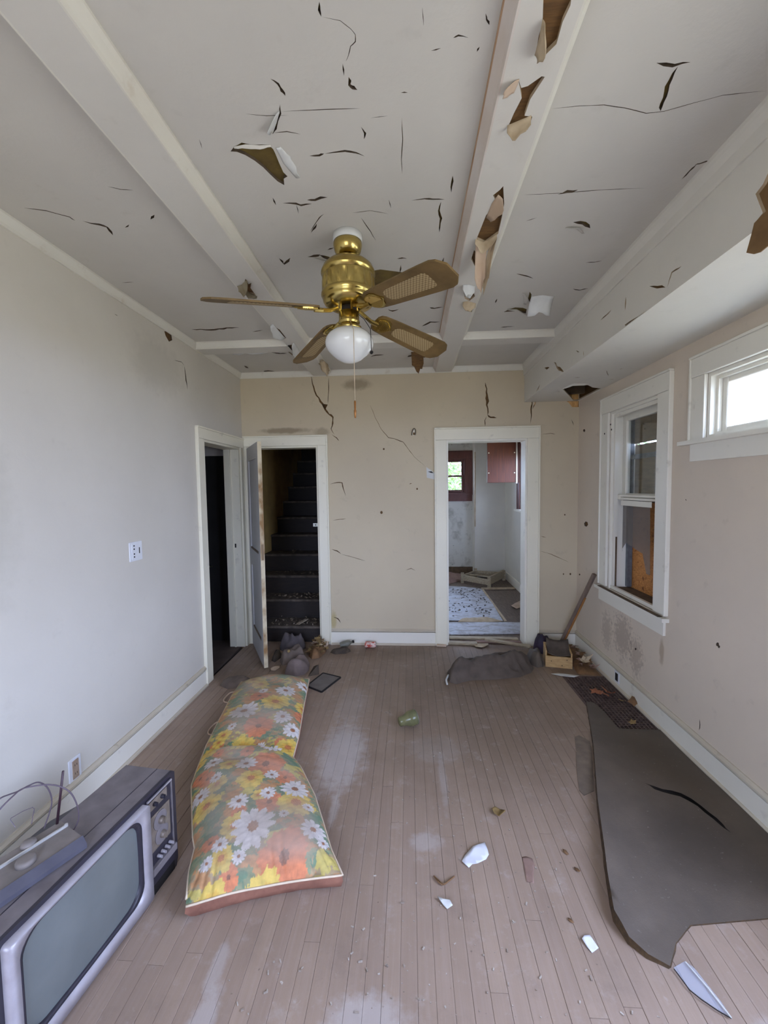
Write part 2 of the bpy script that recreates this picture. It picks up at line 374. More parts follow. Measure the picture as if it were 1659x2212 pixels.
# ------------------------------------------------------------------ ceiling
ceil_cr = [
 ([(584,170),(600,182),(610,196),(616,207)],6), ([(605,225),(605,245),(598,262),(595,278),(589,290)],5), ([(690,3),(689,22),(694,36)],5),
 ([(694,36),(735,45),(757,62),(768,75),(768,90),(757,100),(752,122),(747,133)],2), ([(740,137),(743,164)],2.5), ([(753,166),(755,183),(764,188),(772,194)],8),
 ([(668,337),(690,336),(700,332)],5), ([(700,332),(745,326),(770,331),(788,338)],4), ([(780,274),(789,288),(786,301)],3.5), ([(605,241),(660,238),(720,236),(780,234)],1.6),
 ([(590,287),(620,284),(650,290)],2), ([(610,439),(640,440),(650,443),(674,440)],5), ([(663,432),(680,431),(708,426)],8), ([(589,427),(596,443)],3), ([(640,441),(645,462)],2),
 ([(50,449),(100,455),(150,469),(163,477)],4), ([(178,477),(215,486),(233,491),(244,508)],7), ([(232,403),(260,409),(289,411)],3), ([(325,474),(334,464)],5), ([(270,492),(279,485)],4),
 ([(262,611),(290,609)],2), ([(413,711),(455,713),(490,709),(518,707)],7), ([(545,717),(568,713)],2.5),
 ([(1418,136),(1455,142),(1492,134)],7), ([(1465,143),(1447,172),(1438,198),(1432,222),(1427,240)],9),
 ([(1190,235),(1250,229),(1305,227),(1350,233),(1395,245),(1435,240),(1500,222),(1560,206),(1659,196)],1.8),
 ([(1472,388),(1490,370),(1505,355)],4), ([(1500,357),(1512,353),(1536,347)],5), ([(1205,420),(1225,415),(1249,410)],7), ([(1238,480),(1262,482),(1275,493)],9),
 ([(1130,421),(1200,418),(1300,410),(1400,406)],1.5), ([(1115,591),(1135,596),(1152,602)],4.5), ([(1237,624),(1252,627),(1271,623)],4), ([(1265,567),(1285,566),(1301,563)],3), ([(1305,564),(1353,559)],2),
 ([(1144,630),(1147,642),(1146,654)],9), ([(1070,655),(1074,645)],5), ([(928,664),(938,667),(958,663)],7), ([(838,668),(848,672),(862,668)],5), ([(911,705),(930,696),(951,695)],5), ([(1081,707),(1095,706),(1112,705)],4),
 ([(1046,714),(1058,719)],5), ([(1122,714),(1141,717)],5), ([(858,559),(868,557),(879,559)],4), ([(953,436),(947,455),(952,472),(949,502)],4), ([(888,433),(917,429),(935,431),(961,431)],4),
 ([(978,379),(975,416)],4), ([(840,431),(845,450)],2), ([(912,15),(915,57)],2), ([(1049,29),(1052,42),(1057,54)],5), ([(931,110),(953,104)],4), ([(1030,112),(1036,101)],4), ([(979,82),(990,76),(1012,82)],3),
 ([(866,200),(881,200)],2.5), ([(868,253),(870,300),(867,345),(869,376)],2), ([(664,555),(680,553),(692,550)],7), ([(690,551),(708,556),(718,567)],9), ([(707,540),(722,535)],4), ([(603,558),(613,570),(627,557)],7),
 ([(864,590),(866,572)],5), ([(872,590),(885,583),(901,579)],6), ([(944,579),(958,577),(965,579)],3), ([(672,503),(679,492),(684,483)],4), ([(959,556),(956,570)],3),
 ([(462,757),(472,755),(482,751)],9), ([(488,757),(497,758),(507,763)],5), ([(548,758),(555,755),(563,755)],5), ([(574,758),(592,761),(605,764),(620,763)],8), ([(521,806),(531,804),(542,803)],7),
 ([(569,803),(580,801),(594,802)],6), ([(603,802),(616,801)],4), ([(527,790),(537,796)],4), ([(880,771),(892,768),(903,770)],8), ([(912,772),(921,771)],8), ([(800,771),(812,767),(830,766)],6), ([(890,764),(897,762)],5), ([(980,795),(998,787)],4),
 ([(1240,820),(1242,826)],1.0), ([(645,760),(660,768),(672,775)],6), ([(700,775),(712,790),(718,801)],6), ([(1000,560),(1040,556),(1060,560)],2), ([(800,255),(840,250)],1.6), ([(780,470),(800,500),(812,520)],1.6), ([(530,246),(575,250),(625,249)],1.5),
 ([(1340,720),(1346,724)],2), ([(1135,478),(1160,470)],1.5), ([(430,300),(437,322)],1.2), ([(760,460),(800,455),(840,462)],1.5), ([(670,500),(690,470),(700,462)],1.6)]
HOLE_A = [(498,327),(505,318),(522,308),(545,313),(565,312),(580,313),(590,322),(594,330),(603,352),(612,372),(621,381),(613,386),(614,400),(600,392),(585,378),(568,361),(550,347),(530,335),(512,328)]
HOLE_B = [(798,586),(822,582),(845,585),(868,588),(885,590),(870,604),(852,622),(820,632),(800,622)]
HOLE_C = [(1088,674),(1100,668),(1113,664),(1130,665),(1138,668),(1136,677),(1115,672)]
BEAM_L = (0.755, 0.902); BEAM_R = (1.963, 2.108); CROSS = (3.255, 3.385)
ceil_polys = [q for q in cr('Z', ZC, ceil_cr, 1.15) if not any(BEAM_L[0] < p[0] < BEAM_L[1] or BEAM_R[0] < p[0] < BEAM_R[1] or CROSS[0] < p[1] < CROSS[1] or p[1] > D - 0.03 or p[0] > XS or p[0] < 0.02 for p in q)]
ceil_polys += [pg('Z', ZC, h) for h in (HOLE_A, HOLE_B, HOLE_C)]
ceiling = S(panel('ceiling', 'Z', ZC, [(-0.02, YR - 0.02, XS + 0.05, D + 0.02)], [], ceil_polys, M_ceil, +1))
m = MB(); m.box(-0.2, YR - 0.2, ZC + 0.0115, RW + 0.2, D + 0.14, ZC + 0.12); m.build('backing_board', M_olive, ceiling)
# hung edges of paint along the wider cracks
DN = (0, 0, -1)
for i, (pts, w) in enumerate(ceil_cr):
    if w < 8.5 or pts[0][0] == 1465: continue
    e = [fl(u, v, ZC) for u, v in pts]
    if any(BEAM_L[0] - .02 < p.x < BEAM_L[1] + .02 or BEAM_R[0] - .03 < p.x < BEAM_R[1] + .03 or CROSS[0] - .03 < p.y < CROSS[1] or p.y > D - 0.05 or p.x > XS - .03 for p in e): continue
    d = (e[-1] - e[0]); nrm = Vector((-d.y, d.x, 0)).normalized()
    if nrm.y > 0: nrm = -nrm                      # curls open towards the room's near end
    L = 0.012 + 0.0022 * w
    flake(ceiling, [p - nrm * (L + 0.0012 * w) for p in e], nrm, DN, L, 0.45 + 0.04 * w, M_ceil, seed=i)
def zed(pts): return [fl(u, v, ZC) for u, v in pts]
flake(ceiling, zed([(640,384),(612,352),(604,335),(596,318)]), (1, -0.1, 0), DN, 0.035, -0.9, M_white, seed=101, a0=0.5)
flake(ceiling, zed([(505,316),(530,311),(560,313),(585,312)]), (0, 1, 0), DN, 0.012, 1.2, M_ceil, seed=102, a0=0.2)
flake(ceiling, zed([(1148,640),(1172,637),(1197,640)]), (0, 1, 0), DN, 0.12, 0.9, M_white, seed=104, taper=0.1, a0=0.25)
flake(ceiling, zed([(888,760),(902,760),(914,761)]), (0.15, 1, 0), DN, 0.16, 0.5, M_lath, seed=105, taper=0.5, a0=0.9)
flake(ceiling, zed([(500,757),(540,752),(600,752)]), (0, 1, 0), DN, 0.05, 0.7, M_white, seed=106, taper=0.3, a0=0.3)
flake(ceiling, zed([(1137,680),(1115,668),(1095,668)]), (0, -1, 0), DN, 0.04, 1.1, M_ceil, seed=107)
flake(ceiling, zed([(590,285),(598,262),(604,240)]), (-1, 0, 0), DN, 0.035, 1.1, M_white, seed=108)

# beams: boxed board with a moulding down each side
def beam_board(name, x0, y0, x1, y1, crk, parent):
    o = panel(name, 'Z', ZB, [(x0, y0, x1, y1)], [], crk, M_beam, +1, 0.012, parent, M_tan)
    mm = MB(); mm.box(x0 + .001, y0, ZB + 0.0125, x1 - .001, y1, ZC + 0.004); mm.build('beam_core', M_lath, parent)
    return o
MOLD = [(0.0, 0.0), (0.006, 0.0), (0.010, 0.012), (0.022, 0.030), (0.030, 0.040), (0.030, 0.050), (0.0, 0.050)]
def moulding(name, p, q, outdir, mat, parent, zb=ZB, prof=MOLD):
    """crown strip from p to q (XY), profile growing along outdir and upwards from zb"""
    o = Vector((*outdir, 0)); mm = MB()
    mm.extrude([Vector((*p, zb)) + o * a + Vector((0, 0, b)) for a, b in prof], Vector((q[0] - p[0], q[1] - p[1], 0)))
    return mm.build(name, mat, parent)
bl = struct('trim_1')
lh = [[(513,619),(527,614),(530,602),(537,614),(543,611),(541,622),(552,637),(540,636),(527,628),(516,626)], [(586,702),(604,712),(618,730),(612,733),(598,722),(588,710)], [(622,746),(634,744),(642,756),(632,768),(622,760)],
      [(688,785),(697,779),(708,790),(712,802),(700,800)]]
beam_board('beam_board', BEAM_L[0], YR, BEAM_L[1], D, [pg('Z', ZB, h) for h in lh], bl)
moulding('moulding', (BEAM_L[1], YR), (BEAM_L[1], D), (1, 0), M_mold, bl)
moulding('moulding', (BEAM_L[0], YR), (BEAM_L[0], D), (-1, 0), M_mold, bl)
def zb(pts): return [fl(u, v, ZB) for u, v in pts]
flake(bl, zb([(512,618),(522,614),(532,604)]), (0.3, 1, 0), DN, 0.06, 1.4, M_greyflake, seed=120, a0=0.3)
flake(bl, zb([(556,640),(540,632),(528,622)]), (0, -1, 0), DN, 0.05, 1.0, M_greyflake, seed=121, a0=0.4)
flake(bl, zb([(590,700),(604,716),(616,730)]), (-1, 0.2, 0), DN, 0.06, 1.0, M_white, seed=122)
flake(bl, zb([(634,740),(644,752),(650,765)]), (-1, 0.4, 0), DN, 0.09, 1.2, M_white, seed=123, a0=0.3)
flake(bl, zb([(690,782),(700,780),(708,786)]), (0.2, 1, 0), DN, 0.12, 0.6, M_tan, seed=124, a0=0.7)
br = struct('trim_2')
rh = [[(1175,-40),(1240,-40),(1232,12),(1215,48),(1202,95),(1175,122),(1162,118),(1160,100),(1164,76),(1172,52)],
      [(1120,172),(1126,190),(1140,186),(1170,165),(1177,166),(1160,192),(1145,215),(1133,250),(1150,252),(1140,280),(1125,288),(1097,275),(1110,245),(1127,212)],
      [(1065,422),(1080,410),(1087,402),(1089,440),(1083,475),(1076,505),(1048,525),(1029,517),(1040,490),(1050,465),(1074,440)],
      [(1002,632),(1012,622),(1022,628),(1026,640),(1014,650),(1004,645)], [(1002,655),(1016,652),(1028,660),(1022,674),(1008,672)], [(1018,560),(1024,540),(1031,548),(1026,575)]]
beam_board('beam_board', BEAM_R[0], YR, BEAM_R[1], D, [[(max(BEAM_R[0] + .004, min(BEAM_R[1] - .004, a)), b) for a, b in pg('Z', ZB, h)] for h in rh], br)
moulding('moulding', (BEAM_R[0], YR), (BEAM_R[0], D), (-1, 0), M_mold_brown, br)
mm = MB(); mm.box(BEAM_R[0] - 0.0335, YR, ZB + 0.041, BEAM_R[0] - 0.030, 3.2, ZB + 0.0495); mm.build('bare_edge', simple('bare_edge_wood', srgb(172, 134, 96), srgb(196, 168, 140), 5, 0.7), br)
moulding('moulding', (BEAM_R[1], YR), (BEAM_R[1], D), (1, 0), M_mold, br)
flake(br, zb([(1155,118),(1165,80),(1172,40)]), (1, 0.1, 0), DN, 0.05, 1.3, M_tan, seed=130, a0=0.5)
flake(br, zb([(1110,200),(1118,182),(1122,170)]), (-1, 0.1, 0), DN, 0.05, 0.8, M_salmon, seed=131)
flake(br, zb([(1096,270),(1115,262),(1148,248)]), (0.1, 1, 0), DN, 0.045, 1.5, M_tan, seed=132, a0=0.3)
flake(br, zb([(1076,420),(1062,440),(1050,470)]), (1, 0.5, 0), DN, 0.055, 0.6, M_salmon, seed=133, a0=0.1)
flake(br, zb([(1027,516),(1045,522),(1074,505)]), (0.0, 1, 0), DN, 0.045, 1.2, M_tan, seed=134, a0=0.3)
flake(br, zb([(1028,518),(1040,526),(1052,527)]), (0.12, 1, 0), DN, 0.23, 0.75, M_salmon, seed=135, a0=0.15, taper=0.3)
flake(br, zb([(1058,527),(1066,524),(1074,512)]), (-0.05, 1, 0), DN, 0.24, 0.75, M_tan, seed=136, a0=0.15, taper=0.3)
flake(br, zb([(1000,615),(1012,614),(1026,618)]), (0, 1, 0), DN, 0.06, 1.2, M_white, seed=137, a0=0.5)
flake(br, zb([(1000,652),(1012,650),(1028,655)]), (0, 1, 0), DN, 0.06, 0.9, M_tan, seed=138, a0=0.3)
flake(br, zb([(1003,632),(1012,628),(1020,630)]), (0, -1, 0), DN, 0.05, 1.4, M_white, seed=139, a0=0.4)
bc = struct('trim_3')
for x0, x1 in ((0.0, BEAM_L[0]), (BEAM_L[1], BEAM_R[0]), (BEAM_R[1], XS)):
    mm = MB(); mm.box(x0, CROSS[0], ZB + .001, x1, CROSS[1], ZC + .004); mm.build('beam_board', M_beam, bc)
    moulding('moulding', (x0, CROSS[0]), (x1, CROSS[0]), (0, -1), M_mold, bc)
# crown round the room
crown = struct('trim_4')
CROWN = [(0, -0.004), (0.008, -0.004), (0.010, 0.010), (0.020, 0.028), (0.026, 0.040), (0.026, 0.050), (0, 0.050)]
moulding('crown_moulding', (0, YR), (0, D), (1, 0), M_mold, crown, ZB, CROWN)
moulding('crown_moulding', (0, D), (XS, D), (0, -1), M_mold, crown, ZB, CROWN)
moulding('crown_moulding', (XS, YR), (XS, D), (-1, 0), M_soffit, crown, ZB - 0.055, [(0, 0), (0.008, 0), (0.010, 0.012), (0.012, 0.05), (0.022, 0.075), (0.026, 0.09), (0.026, 0.105), (0, 0.105)])

# ------------------------------------------------------------------ soffit on the right
sof = struct('trim_5')
face_cr = [([(1403,618),(1420,620),(1438,621)],7), ([(1441,621),(1446,605),(1451,589),(1460,583),(1472,575)],5), ([(1352,641),(1351,655),(1350,671)],6), ([(1321,669),(1310,680),(1297,692)],4), ([(1295,771),(1310,758),(1332,747)],5),
           ([(1197,782),(1203,792),(1212,797),(1218,803)],9), ([(1176,795),(1187,794)],6), ([(1260,757),(1261,771)],3), ([(1244,757),(1252,761)],3), ([(1158,847),(1163,838),(1166,830)],4)]
torn = pg('X', XS, [(1349,702),(1360,694),(1380,682),(1399,670),(1402,676),(1385,690),(1366,700),(1352,712)])
bigt = pg('X', XS, [(1680,360),(1659,374),(1648,398),(1632,419),(1640,440),(1648,460),(1630,482),(1660,470),(1700,440)])
clampz = lambda poly: [(a, max(ZS + 0.004, b)) for a, b in poly]
panel('soffit_face', 'X', XS, [(YR, ZS, D, ZC + 0.0)], [], [clampz(p) for p in cr('X', XS, face_cr)] + [clampz(torn), clampz(bigt)], M_soffit, +1, 0.011, sof, M_tan)
bot_cr = [([(1240,815),(1254,815)],3), ([(1314,820),(1328,819)],3), ([(1204,846),(1210,847)],3), ([(1310,800),(1314,812)],2), ([(1338,798),(1345,796)],2)]
hole_s = pg('Z', ZS, [(1216,841),(1228,836),(1247,830.5),(1270,832),(1280,837),(1298,839),(1302,846),(1296,853),(1300,875),(1222,875)])
hole_s = [(min(RW - 0.02, a), min(D - 0.003, b)) for a, b in hole_s]
panel('soffit_underside', 'Z', ZS, [(XS, YR, RW, D)], [], cr('Z', ZS, bot_cr) + [hole_s], M_soffit, +1, 0.011, sof, M_tan)
mm = MB(); mm.box(XS + 0.0115, YR, ZS + 0.0115, XS + 0.06, D, ZC); mm.build('soffit_frame', M_brownpaper, sof)
mm = MB(); mm.box(XS + 0.06, YR, ZS + 0.0115, RW, 3.55, ZS + 0.05); mm.build('soffit_lath', M_brownpaper, sof)
mm = MB(); mm.box(XS + 0.06, 3.55, ZS + 0.16, RW, D, ZS + 0.2); mm.build('soffit_lath', M_dark, sof)  # cavity top coloured dark to stand for the shade in the hole
mm = MB(); mm.box(XS + 0.06, 3.95, ZS + 0.035, RW - 0.02, 4.0, ZS + 0.12); mm.build('joist', simple('old_joist', srgb(92, 76, 56), srgb(70, 58, 44), 9, 0.9, bump=0.3), sof)
M_lathtan = simple('bare_lath', srgb(240, 194, 126), srgb(204, 146, 84), 11, 0.8, stretch=(6, 1, 1.5), bump=0.3)
mm = MB(); mm.box(XS + 0.07, D - 0.006, ZS + 0.013, RW - 0.01, D - 0.001, ZS + 0.15); mm.build('wall_lath', M_lathtan, sof)
mm = MB(); mm.box(XS + 0.10, D + 0.0095, ZS - 0.13, RW - 0.002, D + 0.0112, ZS + 0.02); mm.build('wall_lath', M_lathtan, sof)
mm = MB(); mm.box(XS + 0.10, D - 0.03, ZS + 0.075, RW - 0.01, D - 0.008, ZS + 0.095); mm.build('gap_shade_strip', M_dark, sof)  # dark strip standing in for the shadowed gap above the lath
# torn hanging piece at the soffit's edge
mm = MB(); q = [px(u, v, 'X', XS - 0.006) for u, v in [(1647,463),(1629,482),(1622,510),(1612,546),(1628,549),(1641,545),(1662,528),(1690,500),(1690,452),(1660,452)]]
mm.extrude(q, (0.004, 0, 0)); mm.build('torn_flap', M_brownpaper, sof)
flake(sof, [fl(u, v, ZS) for u, v in [(1216,838),(1240,828),(1275,828)]], (0, 1, 0), DN, 0.03, 0.8, M_soffit, seed=142)

# ------------------------------------------------------------------ walls
WT = 0.13
LD_out = DOOR1
wall_left = S(panel('wall_left', 'X', 0.0, [(YR, 0, D, ZC)], [DOOR1], cr('X', 0.0, [([(398,790),(401,812),(405,842)],5), ([(376,778),(392,782),(398,790)],1.5), ([(247,678),(255,682)],2)]) +
    [pg('X', 0.0, [(355,716),(362,713),(370,722),(372,735),(365,738),(358,726)])], M_wall_left, -1))
core('X', -0.0115, -WT, (YR - .13, -0.05, D + .13, ZC + 0.1), [DOOR1], 'wall_core', M_lath, wall_left)
back_cr = [([(672,812),(677,836),(684,854),(697,873),(703,885),(710,895),(720,901),(719,914),(715,926),(723,939)],4.5), ([(710,815),(710,845),(708,872)],2), ([(1048,826),(1051,840),(1052,867),(1053.5,898)],6), ([(1053,896),(1060,901),(1073,903)],5),
  ([(1051,899),(1047,908),(1048,921)],2.5), ([(1149,860),(1150,872),(1147,884),(1148,898),(1146,915)],3), ([(1158,862),(1156,872),(1150,884)],2), ([(799,873),(811,903),(824,928),(839,945),(852,948),(871,955),(882,970),(895,987),(908,998),(920,1009)],1.6),
  ([(712,1046),(728,1042),(739,1043),(742,1058),(747,1072)],2.5), ([(716,1186),(728,1190),(737,1197)],2.2), ([(737,1197),(760,1203),(790,1212)],1.0), ([(720,1333),(730,1336),(736,1346)],2.5), ([(718,1124),(735,1122),(748,1120)],1.6), ([(716,938),(727,946),(733,953)],1.8),
  ([(942,1030),(942,1060),(943,1110)],2.2), ([(1168,1158),(1180,1161)],1.6), ([(1166,1190),(1190,1197),(1230,1215)],1.2), ([(1170,938),(1190,936),(1200,938)],1.6), ([(1234,905),(1240,920)],1.5), ([(884,1046),(890,1044)],3), ([(876,1232),(888,1228),(898,1233)],1.3)]
holes_b = [pg('Y', D, [(695,872),(708,874),(703,884)]), pg('Y', D, [(1226,860),(1223,864),(1226,869),(1231,876),(1236,879.5),(1258,879),(1266,871),(1276,864),(1284,858),(1270,856)])]
holes_b[1] = [(min(a, RW - 0.004), min(b, ZS - 0.002)) for a, b in pg('Y', D, [(1221,842),(1224,858),(1229,870),(1236,879.5),(1258,879),(1266,871),(1276,863),(1300,856),(1300,842)])]
dots_b = []
for (u, v, r_) in [(824,1107,3), (829,970,2), (1250,982,2), (1266,1132,5), (1232,1240,2), (1220,1112,1.5), (1217,1240,1.5), (901,1056,2), (1255,929,2.5)]:
    if u < 1246 :
        dots_b.append(pg('Y', D, [(u + r_ * math.cos(a), v + r_ * math.sin(a) * 1.2) for a in [k * math.pi / 3 + .3 for k in range(6)]]))
wall_back = S(panel('wall_back', 'Y', D, [(0, 0, RW, ZC)], [DOOR2, DOOR3], cr('Y', D, back_cr) + holes_b + dots_b, M_wall_back, +1))
core('Y', D + 0.0115, D + WT, (-WT, -0.05, RW + .13, ZC + 0.1), [DOOR2, DOOR3], 'wall_core', M_lath, wall_back)
mm = MB(); q = pg('Y', D - 0.002, [(921,1009),(930,1015),(939,1022),(940,1036),(931,1034),(922,1032)]); mm.extrude([to3('Y', D - 0.003, a, b) for a, b in q], (0, 0.003, 0)); mm.build('plaster_patch', M_white, wall_back)
mm = MB(); q = pg('Y', D - 0.003, [(924,1019),(932,1018),(937,1022),(931,1021.5)]); mm.extrude([to3('Y', D - 0.0045, a, b) for a, b in q], (0, 0.002, 0)); mm.build('crack_gap', M_dark, wall_back)
wins_r = [WIN1, WIN2, WIN3]
dots_r = [pg('X', RW, [(u + r_ * math.cos(a), v + r_ * math.sin(a) * 1.3) for a in [k * math.pi / 3 + .3 for k in range(6)]]) for (u, v, r_) in [(1266,1132,4.5), (1262,930,2.5), (1550,1392,3.5), (1553,1397,2.5), (1252,1241,1.5), (1373,1402,2)]]
wall_right = S(panel('wall_right', 'X', RW, [(YR, 0, D, ZS + 0.01)], wins_r, cr('X', RW, [([(1511,1553),(1512,1565),(1510,1578)],3.5), ([(1480,1078),(1483,1082)],2), ([(1440,1590),(1450,1592)],1.5)]) + dots_r, M_wall_right, +1))
core('X', RW + 0.0115, RW + WT, (YR - .13, -0.05, D + .13, ZC + 0.1), wins_r, 'wall_core', M_lath, wall_right)
wall_rear = S(panel('wall_rear', 'Y', YR, [(0, 0, RW, ZC)], REARW, [], M_wall_back, -1))
core('Y', YR - 0.0115, YR - WT, (-WT, -0.05, RW + .13, ZC + 0.1), REARW, 'wall_core', M_lath, wall_rear)

# ------------------------------------------------------------------ baseboards
def baseboard(name, p, q, nrm, h=0.163, gaps=()):
    b = struct(name); p, q = Vector((*p, 0)), Vector((*q, 0)); n = Vector((*nrm, 0))
    def strip(nm, prof, mat):
        mm = MB(); mm.extrude([p + n * a + Vector((0, 0, z)) for a, z in prof], q - p); return mm.build(nm, mat, b)
    strip('board', [(0, 0), (0.016, 0), (0.016, h - 0.034), (0, h - 0.034)], M_trim_blue)
    strip('cap', [(0, h - 0.0295), (0.013, h - 0.0295), (0.021, h - 0.024), (0.021, h - 0.013), (0.010, h - 0.005), (0.008, h), (0, h)], M_cap)
    strip('shoe', [(0.016, 0), (0.030, 0), (0.029, 0.012), (0.022, 0.018), (0.016, 0.019)], M_cap)
    return b
baseboard('baseboard_left', (0, YR), (0, 3.205), (1, 0))
baseboard('baseboard_back', (0.875, D), (1.955, D), (0, -1))
baseboard('baseboard_back_right', (2.955, D), (RW, D), (0, -1))
baseboard('baseboard_right', (RW, YR), (RW, D), (-1, 0))
baseboard('baseboard_rear', (0, YR), (RW, YR), (0, 1))

# ------------------------------------------------------------------ door casings
def casing(b, ax, val, n, o, w=0.105, wl=None, top=True, t=0.02, left=True, right=True, mat=M_trim):
    """flat boards round opening o on plane ax=val; n = +-1 direction into the room"""
    a0, b0, a1, b1 = o; wl = w if wl is None else wl
    def brd(nm, A0, B0, A1, B1, tt=t):
        p = to3(ax, val, A0, B0); q = to3(ax, val + n * tt, A1, B1); mm = MB()
        mm.box(*[min(s, r) for s, r in zip(p, q)], *[max(s, r) for s, r in zip(p, q)])
        ob = mm.build(nm, mat, b); bv = ob.modifiers.new('bevel', 'BEVEL'); bv.width = 0.003; bv.segments = 2; return ob
    z0 = max(0.0, b0)
    if left: brd('casing_board', a0 - wl, z0, a0, b1 - 0.0005)
    if right: brd('casing_board', a1, z0, a1 + w, b1 - 0.0005)
    if top:
        L0 = a0 - (wl if left else 0); L1 = a1 + (w if right else 0)
        brd('head_casing', L0, b1, L1, b1 + w, t + 0.004)
        brd('head_cap', L0 - 0.012, b1 + w, L1 + 0.012, b1 + w + 0.014, t + 0.012)
    if left: brd('back_band', a0 - wl - 0.014, z0, a0 - wl, b1 + w, t + 0.008)
    if right: brd('back_band', a1 + w, z0, a1 + w + 0.014, b1 + w, t + 0.008)
def jambs(b, ax, v0, v1, o, t=0.018, mat=M_trim, sill=False):
    a0, b0, a1, b1 = o; z0 = max(0.0, b0) if not sill else b0
    def brd(nm, A0, B0, A1, B1):
        p = to3(ax, v0, A0, B0); q = to3(ax, v1, A1, B1); mm = MB()
        mm.box(*[min(s, r) for s, r in zip(p, q)], *[max(s, r) for s, r in zip(p, q)]); return mm.build(nm, mat, b)
    brd('jamb', a0, z0, a0 + t, b1); brd('jamb', a1 - t, z0, a1, b1); brd('head_jamb', a0 + t, b1 - t, a1 - t, b1)
    if sill: brd('sill_board', a0 + t, b0, a1 - t, b0 + t)
d1 = struct('door_1'); casing(d1, 'X', 0.0, 1, DOOR1, 0.083, 0.10); jambs(d1, 'X', 0.001, -0.155, DOOR1)
mm = MB(); mm.box(-0.10, DOOR1[2] - 0.03, 0, -0.085, DOOR1[2] - 0.018, 2.0); mm.build('door_stop', M_trim, d1)
mm = MB(); mm.box(-0.07, DOOR1[2] - 0.0195, 1.02, -0.055, DOOR1[2] - 0.0175, 1.06); mm.build('strike_slot', M_dark, d1)
d3 = struct('door_3'); casing(d3, 'Y', D, -1, DOOR3, 0.105); jambs(d3, 'Y', D - 0.001, D + 0.16, DOOR3, mat=M_trim_blue)
d2 = struct('door_2'); casing(d2, 'Y', D, -1, DOOR2, 0.09, 0.026); jambs(d2, 'Y', D - 0.001, D + 0.155, DOOR2)
mm = MB(); mm.box(0.002, D - 0.035, 0, 0.018, D - 0.022, 2.12); mm.build('corner_strip', M_trim, d2)
# open leaf of the stair door, swung into the room on its left hinges
M_edge = simple('bare_door_edge', srgb(206, 192, 160), srgb(142, 108, 66), 6, 0.7, stretch=(1, 1, 0.6), lo=0.42, hi=0.58)
M_leaf = plaster('door_paint', srgb(196, 193, 190), srgb(188, 184, 180), 0.5, dirt=srgb(120, 104, 86), dirtamt=0.4, bump=0.15)
hx, hy = 0.052, D - 0.026; ex, ey = 0.385, 3.508
ud = Vector((ex - hx, ey - hy, 0)); LW = ud.length; ud.normalize(); nd = Vector((-ud.y, ud.x, 0))   # nd points right (+X)
if nd.x < 0: nd = -nd
LH, TH = 2.015, 0.036
def leafbox(nm, s0, z0, s1, z1, n0, n1, mat):
    mm = MB(); mm.obox(Vector((hx, hy, z0)) + ud * s0 + nd * n0, ud * (s1 - s0), nd * (n1 - n0), (0, 0, z1 - z0)); return mm.build(nm, mat, d2)
ST = 0.105
leafbox('stile', 0.0, 0.012, ST, LH, 0, TH, M_leaf); leafbox('stile', LW - ST, 0.012, LW - 0.002, LH, 0, TH, M_leaf)
for (z0, z1) in ((0.012, 0.22), (0.86, 1.02), (1.88, LH)):
    leafbox('rail', ST, z0, LW - ST, z1, 0, TH, M_leaf)
for (z0, z1) in ((0.22, 0.86), (1.02, 1.88)):
    leafbox('door_panel', ST, z0, LW - ST, z1, 0.010, TH - 0.010, M_leaf)
    leafbox('panel_ledge', ST, z0, LW - ST, z0 + 0.016, 0.001, 0.011, simple('bare_ledge', srgb(128, 108, 88), srgb(104, 86, 68), 9, 0.8))
    leafbox('panel_ledge', ST, z0, LW - ST, z0 + 0.016, TH - 0.011, TH - 0.001, bpy.data.materials['bare_ledge'])
leafbox('door_edge', LW - 0.002, 0.012, LW + 0.001, LH, 0.001, TH - 0.001, M_edge)
leafbox('edge_latch_plate', LW - 0.001, 0.98, LW + 0.0025, 1.12, 0.008, 0.028, simple('worn_steel', srgb(120, 100, 76), None, rough=0.5, metal=0.6))
for z in (0.26, 1.80):
    mm = MB(); mm.obox(Vector((hx - 0.02, hy - 0.012, z)), (0.03, 0, 0), (0, 0.004, 0), (0, 0, 0.09)); mm.tube([(hx - 0.004, hy - 0.014, z - 0.004), (hx - 0.004, hy - 0.014, z + 0.094)], 0.006, 8)
    mm.build('hinge', M_trim, d2)
mm = MB(); mm.box(DOOR2[2] - 0.075, D + 0.045, 1.213, DOOR2[2] - 0.018, D + 0.049, 1.247); mm.build('strike_plate', simple('bright_plate', srgb(196, 196, 186), None, rough=0.4, metal=0.3), d2)
mm = MB(); mm.box(DOOR2[2] - 0.055, D + 0.0435, 1.224, DOOR2[2] - 0.046, D + 0.0455, 1.236); mm.build('strike_hole', M_dark, d2)

# ------------------------------------------------------------------ windows
M_glass = NT('window_glass'); 
_g = M_glass.n('BsdfTransparent', Color=(0.9, 0.92, 0.92, 1)); _gl = M_glass.n('BsdfGlossy', Roughness=0.03); _gl.inputs['Color'].default_value = (1, 1, 1, 1)
_fr = M_glass.math('ADD', M_glass.math('MULTIPLY', M_glass.math('POWER', M_glass.n('LayerWeight', Blend=0.5).outputs['Facing'], 5.0), 0.9), 0.05); _mx = M_glass.n('MixShader', i0=_fr); M_glass.t.links.new(_g.outputs[0], _mx.inputs[1]); M_glass.t.links.new(_gl.outputs[0], _mx.inputs[2]); M_glass.t.links.new(_mx.outputs[0], M_glass.out.inputs[0])
M_glass = M_glass.mat
M_sash = plaster('sash_paint', srgb(236, 231, 216), srgb(230, 225, 211), 0.4, dirt=srgb(120, 104, 80), dirtamt=0.4, bump=0.12)
